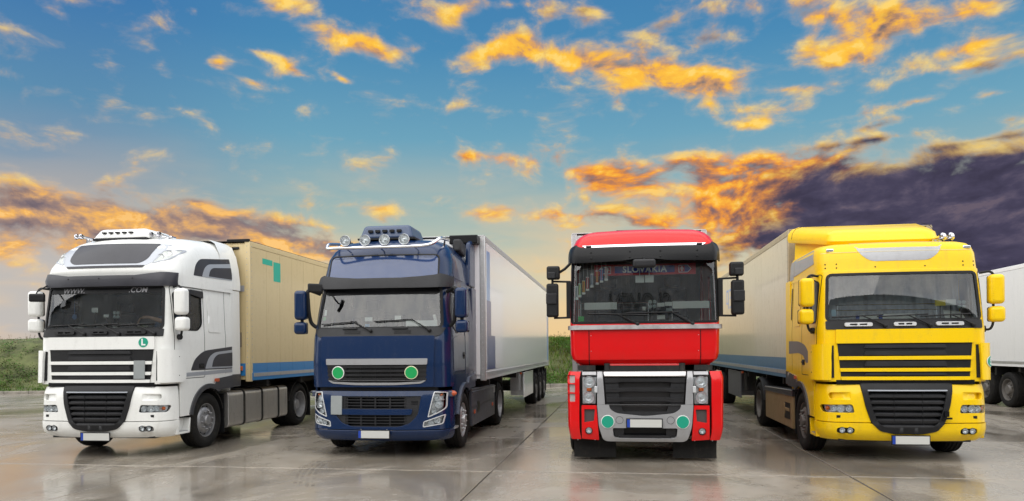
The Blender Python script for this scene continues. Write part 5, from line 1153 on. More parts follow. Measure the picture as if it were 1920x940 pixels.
# ------------------------------------------------------------------ yard of concrete slabs
def wet_concrete(name, base, obj=True):
    m = bpy.data.materials.new(name); m.use_nodes = True; t = m.node_tree; p = t.nodes['Principled BSDF']
    tc = t.nodes.new('ShaderNodeTexCoord'); ge = t.nodes.new('ShaderNodeNewGeometry'); P = X(ge.outputs['Position'], t)
    oi = t.nodes.new('ShaderNodeObjectInfo'); rnd = X(oi.outputs['Random'], t)
    mp = t.nodes.new('ShaderNodeMapping'); t.links.new(P.s, mp.inputs[0]); mp.inputs[3].default_value = (.55, .30, 1)
    big = noise(t, X(mp.outputs[0], t), .9, 5, .6, .6); mid = noise(t, P, 2.6, 6, .62, .4); fine = noise(t, P, 70, 4, .65); grit = noise(t, P, 240, 2, .5)
    wet = sstep(t, .30, .66, big * .85 + mid * .15 + (rnd - .5) * .10)          # 1 = soaked
    c = cmix(t, wet, tuple(q * 1.12 for q in base), tuple(q * .58 for q in base))
    c = cmix(t, sstep(t, .35, .8, mid) * .35, c, (base[0] * .95, base[1] * .82, base[2] * .62))
    c = cmix(t, (sstep(t, .35, .7, fine)) * .35, c, tuple(q * .55 for q in base))
    sp = t.nodes.new('ShaderNodeSeparateXYZ'); t.links.new(tc.outputs['Object'], sp.inputs[0]); oy = X(sp.outputs[1], t)
    edge = sstep(t, SY / 2 - .14, SY / 2 - .0, oy) * sstep(t, .44, .62, mid) * .42                       # washed-out lip along the cross joints
    c = cmix(t, edge, c, tuple(min(1, q * 1.9) for q in base))
    oil = sstep(t, .64, .80, noise(t, P, 1.3, 4, .55, .3)) * .45; c = cmix(t, oil, c, tuple(q * .35 for q in base))
    pud = sstep(t, .58, .68, noise(t, X(mp.outputs[0], t), 1.4, 3, .5, .4)); c = cmix(t, pud * .35, c, tuple(q * .5 for q in base))
    hs = t.nodes.new('ShaderNodeHueSaturation'); t.links.new(c.s, hs.inputs['Color']); v = rnd * .22 + .89; t.links.new(v.s, hs.inputs['Value'])
    t.links.new(hs.outputs[0], p.inputs['Base Color'])
    r = mth(t, 'MAXIMUM', wet * -.24 + .38 + (fine - .5) * .12 - pud * .12 + edge * .3, .06); t.links.new(r.s, p.inputs['Roughness'])
    p.inputs['Specular IOR Level'].default_value = .55
    cwt = wet * .38 + .03; t.links.new(cwt.s, p.inputs['Coat Weight']); p.inputs['Coat Roughness'].default_value = .10
    b = t.nodes.new('ShaderNodeBump'); b.inputs['Strength'].default_value = .10; b.inputs['Distance'].default_value = .006
    hgt = fine * .5 + grit * .5; hh = hgt * (1.15 - wet); t.links.new(hh.s, b.inputs['Height']); t.links.new(b.outputs[0], p.inputs['Normal'])
    return m
SX, SY, X0, Y0 = 4.92, 4.05, -1.78, 10.42
conc = wet_concrete('wet_concrete', (.32, .284, .238))
joint_m = mat('joint_dark', (.018, .016, .014), .8)
ground = mobj('ground', [(-900, -700, -.045), (900, -700, -.045), (900, 1100, -.045), (-900, 1100, -.045)], [(0, 1, 2, 3)], mat('dull_soil', (.10, .095, .08), .9, var=.3, vscale=.2)); tag(ground, kind='structure')
yard = mobj('yard_pavement', [(-60, -40, -.014), (60, -40, -.014), (60, 60, -.014), (-60, 60, -.014)], [(0, 1, 2, 3)], joint_m); tag(yard, kind='structure')
SX, SY, X0, Y0 = 4.92, 4.05, -1.78, 10.42
g = .010
sb = MB(); sb.box(-SX / 2 + g, SX / 2 - g, -SY / 2 + g * 1.6, SY / 2 - g * 1.6, -.016, 0.0); so = sb.build('concrete_slab', conc, None, 30); sme = so.data; bpy.data.objects.remove(so)
for i in range(-6, 7):
    for j in range(-4, 8):
        o = link('concrete_slab', sme, yard, .006, 2); dx = random.uniform(-.01, .01)
        o.location = (X0 + (i + .5) * SX + (j * SY) * .006, Y0 + (j + .5) * SY, random.uniform(-.002, .001)); o.rotation_euler = (random.uniform(-.0006, .0006), random.uniform(-.0006, .0006), R(-.35))
# curved tyre marks left by turning trucks
def tyre_mark(pts, w, label):
    P = [Vector((*q, .0035)) for q in pts]; v = []; f = []
    n = 40; cs = []
    for k in range(n + 1):
        u = k / n * (len(P) - 1); i = min(int(u), len(P) - 2); a = P[max(i - 1, 0)]; b = P[i]; c = P[i + 1]; d = P[min(i + 2, len(P) - 1)]; q = u - i
        cs.append(.5 * ((2 * b) + (c - a) * q + (2 * a - 5 * b + 4 * c - d) * q * q + (3 * b - a - 3 * c + d) * q ** 3))
    for k, p in enumerate(cs):
        t_ = (cs[min(k + 1, n)] - cs[max(k - 1, 0)]).normalized(); s_ = Vector((-t_.y, t_.x, 0)); v += [p - s_ * w / 2, p + s_ * w / 2]
    f = [(2 * k, 2 * k + 2, 2 * k + 3, 2 * k + 1) for k in range(n)]
    o = mobj('tyre_mark', v, f, mark_m, yard, 0); return o
mark_m = bpy.data.materials.new('tyre_mark'); mark_m.use_nodes = True; t = mark_m.node_tree; t.nodes.clear()
tr = t.nodes.new('ShaderNodeBsdfTransparent'); df = t.nodes.new('ShaderNodeBsdfDiffuse'); df.inputs[0].default_value = (.03, .027, .024, 1); mx = t.nodes.new('ShaderNodeMixShader'); ou = t.nodes.new('ShaderNodeOutputMaterial'); ge = t.nodes.new('ShaderNodeNewGeometry')
fa = sstep(t, .40, .75, noise(t, X(ge.outputs['Position'], t), 5, 5, .7)) * .26
t.links.new(fa.s, mx.inputs[0]); t.links.new(tr.outputs[0], mx.inputs[1]); t.links.new(df.outputs[0], mx.inputs[2]); t.links.new(mx.outputs[0], ou.inputs[0])
for k in range(4):
    d = k * .085; tyre_mark([(-3.9 - d, 9.0), (-4.35 - d, 10.2), (-4.55 - d, 11.4), (-4.45 - d, 12.8), (-4.1 - d, 14.4)], .045, '')
    tyre_mark([(-7.0 - d, 8.2), (-6.9 - d, 9.2), (-6.5 - d, 10.6), (-5.9 - d, 12.0)], .04, '')
    tyre_mark([(2.4 + d, 8.6), (1.6 + d, 9.8), (1.2 + d, 11.2), (1.15 + d, 13.0)], .045, '')
    tyre_mark([(6.9 + d, 9.5), (7.3 + d, 12.0), (8.3 + d, 15.0), (9.6 + d, 18.5)], .05, '')
# ------------------------------------------------------------------ kerb and grassy bank
KA, KB = Vector((-60, 19.0, 0)), Vector((45, 47.6, 0)); kd = (KB - KA).normalized(); kn = Vector((-kd.y, kd.x, 0))
kerb = empty('kerb', KA); tag(kerb, kind='structure')
kb = MB(); kb.box(0, .99, 0, .16, -.02, .13); ko = kb.build('kerb_stone', mat('kerb_concrete', (.21, .19, .16), .7, var=.3, vscale=4, bump=.3, bscale=40), None, 30); kme = ko.data; bpy.data.objects.remove(ko)
kl = (KB - KA).length
for i in range(int(kl)):
    o = link('kerb_stone', kme, kerb, .015, 2); o.rotation_euler.z = math.atan2(kd.y, kd.x) + random.uniform(-.004, .004); o.location = kd * i + kn * random.uniform(-.008, .008)
def bank_h(u):                                                      # height profile of the bank, u = distance behind the kerb
    return 0.05 + 2.40 * (1 / (1 + math.exp(-(u - 3.1) * 1.25)) - .02) 
v = []; f = []; NX, NY = 210, 36
rb = random.Random(3)
for i in range(NX + 1):
    for j in range(NY + 1):
        u = .15 + (j / NY) ** 1.2 * 16; p = KA + kd * (kl * i / NX) + kn * u
        w = math.sin(i * .31) * .06 + math.sin(i * .083 + 2) * .12
        v.append((p.x, p.y, bank_h(u) * (1 + w * .5) + rb.uniform(-.04, .04) * min(1, u)))
for i in range(NX):
    for j in range(NY): a = i * (NY + 1) + j; f.append((a, a + NY + 1, a + NY + 2, a + 1))
bank = mobj('grass_bank', v, f, mat('bank_turf', (.075, .085, .03), .95, var=.5, vscale=1.5, bump=.6, bscale=6)); tag(bank, kind='structure')
def leaf_mat(name, a, b_, c):
    m = bpy.data.materials.new(name); m.use_nodes = True; t = m.node_tree; p = t.nodes['Principled BSDF']
    ge = t.nodes.new('ShaderNodeNewGeometry'); P = X(ge.outputs['Position'], t); isl = X(ge.outputs['Random Per Island'], t)
    n = noise(t, P, .8, 4, .6); cc = cmix(t, sstep(t, .38, .62, n), a, b_); cc = cmix(t, sstep(t, .72, 1.0, isl), cc, c)
    t.links.new(cc.s, p.inputs['Base Color']); p.inputs['Roughness'].default_value = .7; p.inputs['Specular IOR Level'].default_value = .2
    return m
grass_m = leaf_mat('bank_grass', (.045, .125, .007), (.085, .110, .014), (.13, .105, .035)); weed_m = leaf_mat('bank_weeds', (.030, .115, .007), (.055, .125, .010), (.09, .08, .02))
def in_view(p):
    for (a, c) in ((-.99, -.70), (-.12, .07), (-.36, -.28)):
        q = p.x / max(p.y, 1)
        if a < q < c: return True
    return False
v = []; f = []; v2 = []; f2 = []
while len(f) < 80000:
    i = rb.uniform(0, kl); u = .2 + rb.random() ** .8 * 7.5; p = KA + kd * i + kn * u
    if not in_view(p) and rb.random() > .2: continue
    h = bank_h(u); n = len(v); a = rb.uniform(0, 6.28); l = rb.uniform(.06, .20) * (1.4 if rb.random() < .1 else 1); w = .012 + rb.random() * .012; tilt = rb.uniform(.1, .8); d = Vector((math.cos(a), math.sin(a), 0)); e = Vector((-d.y, d.x, 0))
    b0 = Vector((p.x, p.y, h - .03)); v += [b0 - e * w, b0 + e * w, b0 + d * l * tilt + Vector((0, 0, l))]; f.append((n, n + 1, n + 2))
while len(f2) < 60000:                                              # broad-leaved weeds in clumps
    i = rb.uniform(0, kl); u = .3 + rb.random() * 5.6; p = KA + kd * i + kn * u
    if not in_view(p) and rb.random() > .2: continue
    if math.sin(p.x * 1.7 + p.y * .6) + math.sin(p.x * .73 - u * 1.9) < -.5: continue
    h = bank_h(u); cl = rb.uniform(.08, .26)
    for k in range(14):
        q = Vector((p.x + rb.gauss(0, cl), p.y + rb.gauss(0, cl), h + abs(rb.gauss(0, .13)))); n = len(v2); s = rb.uniform(.02, .055); a = rb.uniform(0, 6.28); d = Vector((math.cos(a), math.sin(a), rb.uniform(-.5, .5))) * s; e = Vector((-math.sin(a), math.cos(a), rb.uniform(-.3, .6))) * s * .6
        v2 += [q - d, q - e, q + d, q + e]; f2.append((n, n + 1, n + 2, n + 3))
tag(mobj('bank_grass', v, f, grass_m, None, 0), 'rough grass blades growing over the bank', 'grass', kind='stuff'); tag(mobj('bank_weeds', v2, f2, weed_m, None, 0), 'low leafy weeds covering the bank', 'weeds', kind='stuff')
# dry stalks along the top
v = []; f = []
for k in range(900):
    i = rb.uniform(0, kl); u = rb.uniform(4.5, 7.5); p = KA + kd * i + kn * u
    if not in_view(p): continue
    h = bank_h(u); l = rb.uniform(.15, .5); n = len(v); a = rb.uniform(0, 6.28); e = Vector((math.cos(a), math.sin(a), 0)) * .008; t_ = Vector((rb.uniform(-.1, .1), rb.uniform(-.1, .1), l)); b0 = Vector((p.x, p.y, h)); v += [b0 - e, b0 + e, b0 + t_]; f.append((n, n + 1, n + 2))
    for q in range(5): c = b0 + t_ * rb.uniform(.4, 1); n = len(v); d = Vector((rb.uniform(-.05, .05), rb.uniform(-.05, .05), .05)); v += [c, c + d, c + d + Vector((.015, .015, -.02))]; f.append((n, n + 1, n + 2))
tag(mobj('dry_stalks', v, f, mat('dry_stalk', (.16, .12, .06), .9), None, 0), 'thin dry stalks on the crest of the bank', 'weeds', kind='stuff')
# lone fence post on the bank
fp = MB(); pp = Vector((-1.05, 33.9, 0)); fp.cyl((pp.x, pp.y, .0), (pp.x, pp.y, 2.0), .035, 12); fp.lathe([(.04, 2.0), (.04, 2.02), (.02, 2.045), (0, 2.05)], (pp.x, pp.y, 0), (0, 0, 1), 12, cap=False); tag(fp.build('fence_post', mat('green_post', (.01, .07, .05), .5), None), 'thin dark green metal post standing at the foot of the bank', 'post')
# white road barrier behind the white tractor
jb = MB(); jb.prism([(-.30, 0), (.30, 0), (.30, .10), (.14, .38), (.09, .90), (-.09, .90), (-.14, .38), (-.30, .10)], 0, 2.0, 'y'); j = jb.build('road_barrier', mat('barrier_white', (.62, .62, .62), .6, dirt=DIRT, dirt_amt=.3), None, 30, .02); j.location = (-21.9, 26.1, 0); j.rotation_euler.z = R(-75)
tag(j, 'white concrete road barrier standing by the kerb of the bank', 'barrier')
for x in (.4, 1.6): q = MB(); q.box(-.31, -.29, x - .15, x + .15, .02, .08); q.build('lifting_slot', black_pl, j, 30)
# ------------------------------------------------------------------ things inside the cabs
def card(root, name, label, cat, x0, x1, z0, z1, y, m, foot=None, tilt=0, extra=None, group=None):
    """small upright sheet or box behind the windscreen, in the tractor's own axes; foot = height of the dashboard under it"""
    M = root.matrix_basis; o = MB(); o.box(x0, x1, y, y + .012, z0, z1)
    if foot is not None and foot < z0:
        o.cur = 1; o.box((x0 + x1) / 2 - .006, (x0 + x1) / 2 + .006, y + .004, y + .016, foot - .012, z0 + .01)
    if extra: extra(o)
    o.v = [tuple(M @ Vector(q)) for q in o.v]
    t_ = o.build(name, [m, black_pl], None, 30); tag(t_, label, cat, group); return t_
for r_ in (white_root, yellow_root, blue_root, red_root): r_.matrix_basis = Matrix.Translation(r_.location) @ Matrix.Rotation(r_.rotation_euler.z, 4, 'Z')
def quad(root, x, z, y, foot, label):
    b = MB(); M = root.matrix_basis
    for dx in (-.032, .032):
        for dz in (-.034, .034): b.lathe([(.028, 0), (.03, .006), (.02, .012), (.012, .008), (0, .012)], M @ Vector((x + dx, y, z + dz)), (0, -1, 0), 14, cap=False)
    bx = MB(); bx.box(x - .05, x + .05, y, y + .012, z - .05, z + .05); bx.box(x - .01, x + .01, y + .004, y + .014, foot - .012, z); b.cur = 1; b.add([M @ Vector(q) for q in bx.v], bx.f)
    tag(b.build('suction_mount', [mat('pale_cup', (.35, .42, .42), .3), black_pl], None, 40), label, 'mount')
def rods(root, x0, x1, z0, z1, y, foot, label):
    b = MB(); M = root.matrix_basis
    for z in (z0, z1): b.cyl(M @ Vector((x0, y, z)), M @ Vector((x1, y, z)), .0065, 6)
    for x in (x0 + .03, x1 - .03): b.cyl(M @ Vector((x, y, foot - .012)), M @ Vector((x, y, z1 + .004)), .006, 6)
    tag(b.build('sign_rack', chrome, None, 40), label, 'rack')
# red cab: scarf, pennants, blank signs
sc = empty('fan_scarf', red_root.matrix_basis @ Vector((.02, .235, 2.99))); tag(sc, 'red and blue SLOVAKIA scarf stretched across the top of the windscreen of the red tractor', 'scarf')
scarf_r = mat('scarf_red', (.55, .035, .05), .9); scarf_b = mat('scarf_blue', (.03, .05, .30), .9)
b = MB(); b.box(-.78, .78, 0, .012, -.085, .085); b.build('scarf_cloth', scarf_r, sc, 30)
b = MB(); b.box(-.46, .46, -.003, .002, -.05, .055); b.build('scarf_field', scarf_b, sc, 30)
text_on('scarf_lettering', 'SLOVAKIA', .135, white_t, sc, lambda x, y: Vector((x, -.005, y + .0)), bold=.003, spacing=1.12)
for sg in (-1, 1):
    b = MB(); b.prism([(sg * .52, -.058), (sg * .66, -.058), (sg * .715, 0), (sg * .66, .058), (sg * .52, .058)], -.004, .001, 'y'); e_ = b.build('crest_edge', white_t, sc, 30)
    b = MB(); b.prism([(sg * .528, -.05), (sg * .655, -.05), (sg * .703, 0), (sg * .655, .05), (sg * .528, .05)], -.006, -.0042, 'y'); b.build('crest_field', scarf_b, e_, 30)
    b = MB(); b.box(sg * .53, sg * .61, -.0078, -.0062, -.046, .046); b.build('crest_square', scarf_r, e_, 30)
    b = MB(); xc = sg * .57; b.box(xc - .006, xc + .006, -.0098, -.008, -.038, .038); b.build('crest_cross', white_t, e_, 30)
    for zz, w in ((.018, .022), (-.004, .03)): b = MB(); b.box(xc - w, xc + w, -.0112, -.0099, zz - .005, zz + .005); b.build('cross_bar', white_t, e_, 30)
pc = [((.60, .60, .62), (.05, .06, .10), 'white and black'), ((.30, .52, .36), (.62, .66, .12), 'pale green'), ((.62, .38, .03), (.55, .05, .03), 'orange'), ((.50, .06, .07), (.62, .60, .60), 'red and white'), ((.55, .58, .62), (.03, .07, .25), 'white and navy'), ((.55, .08, .03), (.65, .45, .05), 'red and yellow'), ((.20, .30, .60), (.55, .12, .15), 'sky blue'), ((.62, .60, .58), (.45, .05, .07), 'white and maroon')]
pz = [2.65, 2.69, 2.735, 2.79, 2.84, 2.885, 2.915, 2.94]; px_ = [-1.035, -.985, -.925, -.865, -.795, -.715, -.645, -.575]
for (ca, cb, nm), z, x in zip(pc, pz, px_):
    b = MB(); M = red_root.matrix_basis; y = .155
    def bx(x0, x1, y0, y1, z0, z1, mi): b.cur = mi; k = MB(); k.box(x0, x1, y0, y1, z0, z1); b.add([M @ Vector(q) for q in k.v], k.f)
    bx(x - .020, x + .020, y, y + .010, z - .09, z + .09, 0); bx(x - .006, x + .006, y - .0015, y, z - .075, z + .075, 1); bx(x - .026, x + .026, y - .003, y + .013, z - .122, z - .09, 2); bx(x - .002, x + .002, y + .003, y + .007, z + .09, 3.155, 2); bx(x - .024, x + .024, y - .002, y + .012, z + .085, z + .095, 2)
    o = b.build('pennant', [mat('pen_' + nm, ca, .8), mat('pen2_' + nm, cb, .8), white_t], None, 30); tag(o, nm + ' little pennant hanging behind the windscreen of the red tractor', 'pennant', 'pennants hanging in the red cab')
rods(red_root, -1.0, .10, 2.375, 2.465, .135, 2.13, 'thin chrome double rail carrying the blank sign on the red dashboard')
rods(red_root, .40, 1.02, 2.375, 2.465, .135, 2.13, 'short chrome double rail by the steering wheel on the red dashboard')
card(red_root, 'blank_sign', 'long blank pale sign on the chrome rail with the small white cube, red tractor', 'sign', -.915, -.41, 2.368, 2.478, .115, paper)
card(red_root, 'blank_sign', 'long blank pale sign beside the two small white boxes, red tractor windscreen', 'sign', .435, .985, 2.368, 2.478, .115, paper)
for i, x in enumerate((-.125, .02)): card(red_root, 'toll_card', ('square pale card under the front mirror of the red tractor, ' + ('next to the pennants', 'next to the steering wheel')[i]), 'card', x, x + .132, 2.775, 2.885, .10, paper, extra=lambda o, x=x: o.box(x + .06, x + .07, .104, .11, 2.88, 3.15))
quad(red_root, .13, 2.44, .12, 2.13, 'four round suction cups on a bracket on the red dashboard')
card(red_root, 'toll_box', 'small white toll box beside the four suction cups in the red cab', 'box', .205, .315, 2.40, 2.46, .12, paper, 2.13)
card(red_root, 'toll_box', 'small white toll box with amber tip touching the blank sign in the red cab', 'box', .322, .425, 2.41, 2.47, .12, paper, 2.13)
card(red_root, 'dash_box', 'little white cube hanging on the chrome rail of the red cab', 'box', -.02, .03, 2.345, 2.405, .105, white_t, 2.13)
card(red_root, 'dash_box', 'small grey box below the white toll boxes in the red cab', 'box', .34, .42, 2.33, 2.375, .12, mat('grey_box', (.3, .34, .36), .5), 2.13)
card(red_root, 'paper_note', 'pale note lying against the windscreen base of the red tractor', 'note', .20, .32, 2.205, 2.27, .09, paper, 2.13)
card(red_root, 'green_card', 'bright green card in the windscreen corner of the red tractor', 'card', -1.01, -.92, 2.185, 2.265, .085, mat('bright_green', (.03, .60, .10), .5), 2.13)
# yellow cab: drawn curtain, cards and papers
v = []; f = []; rc = random.Random(5)
for i in range(141):
    x = -1.13 + 2.26 * i / 140
    for j in range(9):
        zz = 2.02 + .87 * j / 8; sag = .05 * math.exp(-((x - .05) / .35) ** 2) * (j / 8)
        v.append((x, .98 + .022 * math.sin(i * .42 + .5 * math.sin(i * .13)) + .012 * math.sin(i * 1.1 + j * .6) - sag, zz))
f = [(i * 9 + j, (i + 1) * 9 + j, (i + 1) * 9 + j + 1, i * 9 + j + 1) for i in range(140) for j in range(8)]
cu = mobj('curtain', v, f, curtain_m, yellow_root, 60)
card(yellow_root, 'blank_sign', 'blank pale sign with blue edge behind the windscreen of the yellow tractor', 'sign', -.56, -.28, 2.15, 2.26, .42, paper, 2.10)
card(yellow_root, 'blank_sign', 'longer blank pale sign beside the blue edged one in the yellow tractor', 'sign', -.22, .27, 2.16, 2.27, .45, paper, 2.10)
for n_, x in (('blue strip at the left end of the blank sign in the yellow cab', -.62), ('blue strip between the two blank signs in the yellow cab', -.28)): card(yellow_root, 'sign_strip', n_, 'strip', x, x + .055, 2.16, 2.26, .40, plate_b, 2.10)
rods(yellow_root, -.90, .62, 2.335, 2.42, .48, 2.10, 'thin chrome double rail along the dashboard of the yellow tractor')
card(yellow_root, 'permit_card', 'yellow permit card on the rail of the yellow tractor', 'card', .55, .70, 2.385, 2.475, .42, card_y, 2.10); card(yellow_root, 'permit_card', 'white permit card beside the yellow one in the yellow tractor', 'card', .705, .85, 2.39, 2.48, .42, paper, 2.10)
quad(yellow_root, .93, 2.40, .43, 2.10, 'four round suction cups behind the windscreen of the yellow tractor')
M = yellow_root.matrix_basis
b = MB(); b.add([M @ Vector(q) for q in ((.72, .46, 2.155), (1.05, .50, 2.13), (1.02, .66, 2.30), (.74, .62, 2.33), (.72, .465, 2.149), (1.05, .505, 2.124), (1.02, .665, 2.294), (.74, .625, 2.324))], [(0, 1, 2, 3), (7, 6, 5, 4), (0, 4, 5, 1), (1, 5, 6, 2), (2, 6, 7, 3), (3, 7, 4, 0)]); k = MB(); k.box(.80, .95, .52, .60, 2.085, 2.18); b.add([M @ Vector(q) for q in k.v], k.f); tag(b.build('paper_sheet', paper, None, 30), 'white papers propped up on the dashboard of the yellow tractor', 'paper')
patch('vignette', YC, YC.F(rect(-1.03, -.965, 2.24, 2.34, .006)), mat('vignette_blue', (.35, .5, .6), .5), yellow_root, off=-.012, thick=.002)
# blue cab
card(blue_root, 'blank_sign', 'long blank pale sign behind the windscreen of the dark blue tractor', 'sign', .42, .96, 2.15, 2.26, .42, paper, 2.10)
card(blue_root, 'toll_box', 'white toll box with small display on the dashboard of the dark blue tractor', 'box', -.33, -.20, 2.26, 2.33, .50, paper, 2.10); card(blue_root, 'toll_box', 'white box with dark squares by the rail of the dark blue tractor', 'box', .20, .31, 2.28, 2.35, .50, paper, 2.10)
card(blue_root, 'blue_tag', 'small white and blue tag low in the windscreen of the dark blue tractor', 'tag', -.30, -.22, 2.16, 2.21, .42, mat('tag_blue', (.15, .35, .6), .5), 2.10)
card(blue_root, 'paper_roll', 'pale rolled paper lying at the windscreen corner of the dark blue tractor', 'paper', -1.0, -.74, 2.12, 2.17, .55, paper, 2.10); rods(blue_root, -.13, .36, 2.29, 2.35, .56, 2.10, 'thin chrome rail behind the windscreen of the dark blue tractor')
b = MB(); M = blue_root.matrix_basis; b.lathe([(.028, 0), (.026, .16), (.02, .17), (0, .17)], M @ Vector((.90, .60, 2.20)), (-.25, .1, 1), 12); b.box(*(lambda p: (p.x - .02, p.x + .02, p.y - .02, p.y + .02, 2.085, 2.22))(M @ Vector((.90, .60, 2.2)))); tag(b.build('paper_cup', white_t, None, 40), 'white crumpled cup standing at the corner of the dark blue dashboard', 'cup')
patch('vignette', BC, BC.F(rect(-1.0, -.955, 2.28, 2.34, .006)), mat('vignette_green', (.05, .35, .12), .5), blue_root, off=-.012, thick=.002)
patch('vignette', BC, BC.F(rect(-.99, -.95, 2.36, 2.46, .006)), paper, blue_root, off=-.012, thick=.002)
# white cab: cards, gadget, cloth and the driver
card(white_root, 'permit_card', 'white card standing on the dashboard of the white tractor', 'card', -.45, -.33, 2.47, 2.55, .52, paper, 2.10); card(white_root, 'permit_card', 'smaller pale card beside the suction cups of the white tractor', 'card', -.22, -.12, 2.38, 2.43, .52, paper, 2.10)
quad(white_root, .04, 2.42, .50, 2.10, 'four round suction cups behind the windscreen of the white tractor')
card(white_root, 'phone', 'dark phone on a dashboard stand below the hand of the white tractor driver', 'phone', .185, .25, 2.25, 2.34, .62, gloss_bk, 2.10); card(white_root, 'paper_box', 'pale box at the base of the white tractor windscreen', 'box', .0, .08, 2.15, 2.21, .46, paper, 2.10)
card(white_root, 'paper_strip', 'red and white strip of boxes on the far side of the white dashboard', 'boxes', -.85, -.63, 2.17, 2.21, .55, white_t, 2.10)
b = MB(); M = white_root.matrix_basis; rc = random.Random(2); prof = []
v = []; f = []
for i in range(17):
    for j in range(11):
        u, w = i / 16 - .5, j / 10 - .5; h = max(0, .16 * (1 - (2 * abs(u)) ** 2.2) * (1 - (2 * abs(w)) ** 2) + .018 * math.sin(i * 1.9 + j) * (1 - 2 * abs(u))); v.append(M @ Vector((.42 + u * .36, .68 + w * .26, 2.09 + h)))
f = [(i * 11 + j, (i + 1) * 11 + j, (i + 1) * 11 + j + 1, i * 11 + j + 1) for i in range(16) for j in range(10)]
tag(mobj('cloth', v, f, mat('olive_cloth', (.16, .17, .12), .95), None, 60), 'crumpled olive cloth lying on the dashboard before the steering wheel of the white tractor', 'cloth')
b = MB(); p = M @ Vector((-.86, .62, 2.40)); b.lathe([(.0, -.012), (.05, -.010), (.055, 0), (.05, .010), (0, .012)], p, (0, 1, 0), 5, cap=False); b.cyl(p + Vector((0, 0, .04)), p + Vector((0, 0, .47)), .004, 6); tag(b.build('air_freshener', mat('freshener_blue', (.06, .16, .38), .6), None, 40), 'blue flower shaped air freshener hanging in the white tractor cab', 'freshener')
def skin_obj(name, chains, m, parent=None, root_i=0, sub=2):
    me = bpy.data.meshes.new(name); idx = {}; vs = []; rs = []; es = []
    for ch in chains:
        prev = None
        for p, r in ch:
            k = tuple(round(q, 4) for q in p)
            if k not in idx: idx[k] = len(vs); vs.append(p); rs.append(r)
            if prev is not None and prev != idx[k]: es.append((prev, idx[k]))
            prev = idx[k]
    me.from_pydata(vs, es, []); o = bpy.data.objects.new(name, me); col.objects.link(o)
    bm = bmesh.new(); bm.from_mesh(me); ly = bm.verts.layers.skin.verify(); bm.verts.ensure_lookup_table()
    for i, vv in enumerate(bm.verts): d = vv[ly]; d.radius = (rs[i], rs[i]) if not isinstance(rs[i], tuple) else rs[i]; d.use_root = (i == root_i)
    bm.to_mesh(me); bm.free(); me.materials.append(m)
    s = o.modifiers.new('s', 'SKIN'); s.use_smooth_shade = True; u = o.modifiers.new('u', 'SUBSURF'); u.levels = sub; u.render_levels = sub
    if parent: o.parent = parent
    return o
